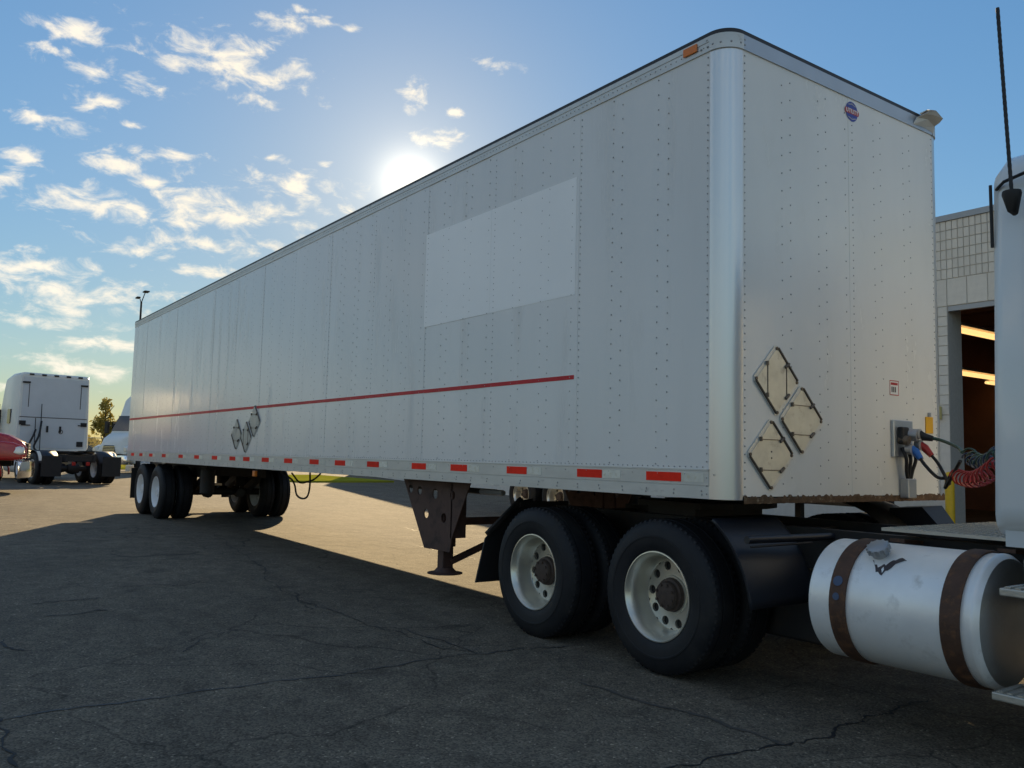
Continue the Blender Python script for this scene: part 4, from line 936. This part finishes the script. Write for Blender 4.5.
# ------------------------------------------------------------------ fence, lamp post, car, trees
OFF[0] = Vector((0,0,0))
XF = -56.0
fn = thing('chain_link_fence', 'grey chain-link fence along the grass verge', 'fence', (XF, 8, .26))
for i in range(14): MB().tube([(XF, -8+2.5*i, .24), (XF, -8+2.5*i, 2.1)], .035, 8).build('post', 'galv', fn)
MB().tube([(XF, -8, 2.06), (XF, 24.5, 2.06)], .025, 6).build('top_rail', 'galv', fn)
b = MB(); s = .11; y = -10.0
while y < 24.5:
    for sg in (1, -1):
        y0, y1 = (y, y+1.8) if sg > 0 else (y+1.8, y)
        if min(y0, y1) >= -8 and max(y0, y1) <= 24.5: b.bar((XF+.004*sg, y0, .27), (XF+.004*sg, y1, 2.05), .007, .007, up=(1,0,0))
    y += s
b.build('wire_mesh', 'galv', fn, kind='stuff')
pp = on(141.5, 300, 'x', -46); px_, py_ = -46, pp.y
lp = thing('lamp_post', 'tall twin-head lamp post rising behind the trailer tail', 'lamp post', (px_, py_, .21))
MB().tube([(px_, py_, .21), (px_, py_, pp.z-.1)], .10, 12, rs=[.10, .05]).build('pole', 'chassis', lp, 40)
b = MB(); b.lathe([(.28,.20),(.28,.5),(.2,.55),(.14,.56)], (px_, py_, 0), 'z', 12); b.build('base', 'block', lp, 40)
MB().tube([(px_, py_, pp.z-.15), (px_+.2, py_+.14, pp.z+.45)], .025, 8).build('arm', 'chassis', lp); MB().tube([(px_, py_, pp.z-.2), (px_+.1, py_-.12, pp.z+.1)], .022, 8).build('arm', 'chassis', lp)
MB().box(px_-.15, px_+.35, py_+.05, py_+.34, pp.z+.43, pp.z+.50).build('lamp_head', 'chassis', lp, bevel=.03); MB().box(px_-.15, px_+.3, py_-.30, py_-.10, pp.z+.05, pp.z+.13).build('lamp_head', 'chassis', lp, bevel=.03)
# small dark car beyond the fence
cr = thing('parked_car', 'dark teal car parked beyond the chain-link fence', 'car', (-60, 6.2, .26), R(92), local=True)
MB().loft([(-2.2,.75,.6,.45,.85,.12),(-2.05,.85,.75,.3,.98,.15),(-.9,.88,.80,.28,1.02,.15),(.9,.88,.80,.28,1.0,.15),(1.9,.85,.72,.3,.88,.15),(2.2,.75,.6,.42,.72,.1)]).build('body', 'teal', cr, 45)
MB().loft([(-1.7,.72,.55,.95,1.02,.03),(-1.0,.74,.58,.95,1.42,.1),(.1,.74,.58,.95,1.45,.1),(.95,.74,.6,.95,1.02,.03)]).build('cabin', 'glass', cr, 45)
MB().loft([(-1.0,.56,.54,1.40,1.445,.02),(.1,.57,.55,1.42,1.475,.02)]).build('roof', 'teal', cr, 45)
for xx in (-1.35, 1.35):
    for yy in (-.86, .68):
        wl = MB().tube([(xx, yy, .32), (xx, yy+.18, .32)], .32, 24).build('wheel', 'tyre', cr, 40); MB().tube([(xx, yy-.005, .32), (xx, yy+.185, .32)], .2, 16).build('rim', 'galv', wl, 40)
def leafmesh(name, c, rad, n, m, ls, seed, clumps=9):
    rr = random.Random(seed); b = MB(); cl = []
    for i in range(clumps):
        while True:
            p = Vector((rr.uniform(-1,1), rr.uniform(-1,1), rr.uniform(-1,1)))
            if p.length < 1: break
        cl.append((Vector((p.x*rad[0]*.75, p.y*rad[1]*.75, p.z*rad[2]*.8)), rr.uniform(.25,.5)))
    for i in range(n):
        q, s_ = rr.choice(cl); d = Vector((rr.gauss(0,1), rr.gauss(0,1), rr.gauss(0,1))).normalized()*(rr.random()**.4)*s_
        p = Vector(c)+q+Vector((d.x*rad[0], d.y*rad[1], d.z*rad[2])); a = Vector((rr.gauss(0,1), rr.gauss(0,1), rr.gauss(0,1))).normalized(); e = a.orthogonal().normalized()
        l = ls*rr.uniform(.6,1.4); b.add([p-a*l, p+e*l*.5, p+a*l, p-e*l*.5], [(0,1,2,3)])
    return b
def tree(x, y, h, rad, m, label, seed, n=2600, group=None):
    t = thing('tree', label, 'tree', (x, y, .25), 0, group); rr = random.Random(seed)
    b = MB(); b.tube(bez([(x,y,.2),(x+.05,y+.05,h*.3),(x-.05,y+.08,h*.6),(x,y,h*.92)], 4), .1, 8, rs=[.045*h*.6*(1-i/13)+.015 for i in range(13)])
    for i in range(7):
        z = h*(.3+.08*i); a = rr.uniform(0,6.28); l = rad[0]*rr.uniform(.5,.9); b.tube([(x,y,z),(x+.5*l*math.cos(a),y+.5*l*math.sin(a),z+.3*l),(x+l*math.cos(a),y+l*math.sin(a),z+.75*l)], .03, 5, rs=[.05,.035,.015])
    b.build('trunk', 'bark', t, 60); leafmesh('crown', (x, y, h-rad[2]*.95), rad, n, m, .13, seed).build('crown', m, t)
tp = on(106, 400, 'x', -62)
tree(-62, tp.y, tp.z+.05, (1.0,1.0,1.4), 'leafB', 'young tree with an upright tip between the two white tractors', 11, 900)
tree(-66, tp.y-1.9, 4.6, (1.9,1.9,1.7), 'leafB', 'low yellowish tree left of the young upright tree', 12, 2400)
tree(-64, tp.y+1.7, 4.4, (1.8,1.6,1.6), 'leafB', 'bushy tree right of the young upright tree by the cream tractor', 13, 2000)
tree(-60, -4.0, 4.6, (1.6,1.6,2.0), 'leafA', 'tree behind the tractors at the left edge', 14, 1800)
tree(-70, 13.5, 4.8, (2.4,2.4,2.0), 'leafB', 'tree beyond the trailer tail by the lamp post', 15, 2200)
OFF[0] = Vector((0,0,0)); rr = random.Random(21); b = MB()
for i in range(26000):
    a = rr.uniform(-.75, 1.2); d = rr.uniform(170, 230); hh = 5.0+2.0*math.sin(a*23)+1.5*math.sin(a*61+1); z = hh*rr.random()**.6
    p = Vector((-d*math.cos(a), d*math.sin(a), .2+z)); c = Vector((rr.gauss(0,1), rr.gauss(0,1), rr.gauss(0,1))).normalized(); e = c.orthogonal().normalized(); l = rr.uniform(.3,.8); b.add([p-c*l, p+e*l*.6, p+c*l, p-e*l*.6], [(0,1,2,3)])
tag(b.build('far_wood', 'leafB'), 'far-off wood along the horizon', 'wood', kind='stuff')

# ------------------------------------------------------------------ unseen row of van trailers behind the viewpoint, added for bounce light and reflections
def bounce_trailer(i, x, label):
    t = thing('unseen_trailer', label, 'trailer', (x, -33, 0), 0, 'unseen van trailers added behind the viewpoint')
    MB().box(x-1.28, x+1.28, -46, -32, 1.12, 4.1).build('box', 'cabwhite' if i % 3 else 'cabcream', t)
    MB().box(x-1.3, x+1.3, -32.0, -31.96, 1.10, 1.30).build('door_sill', 'rail', t); MB().box(x-.012, x+.012, -31.998, -31.985, 1.3, 4.0).build('door_gap', 'ink', t)
    MB().box(x-1.0, x+1.0, -32.1, -31.95, .5, .62).build('underride_guard', 'rail', t)
    for sx in (-1, 1):
        for yy in (-33.3, -34.55): wheel(t, (sx*1.25, yy+33, .505), -sx*math.pi/2 + math.pi if sx > 0 else math.pi/2+math.pi, 'white')
        MB().box(x+sx*.8-.05, x+sx*.8+.05, -45, -44.9, 0, 1.12).build('landing_leg', 'chassis', t)
for i in range(9):
    if i in (3, 6): continue
    bounce_trailer(i, -30+4.1*i, 'unseen white van trailer added for bounce light, %s in the row across the yard' % ('first','second','third','','fourth','fifth','','sixth','seventh')[i])
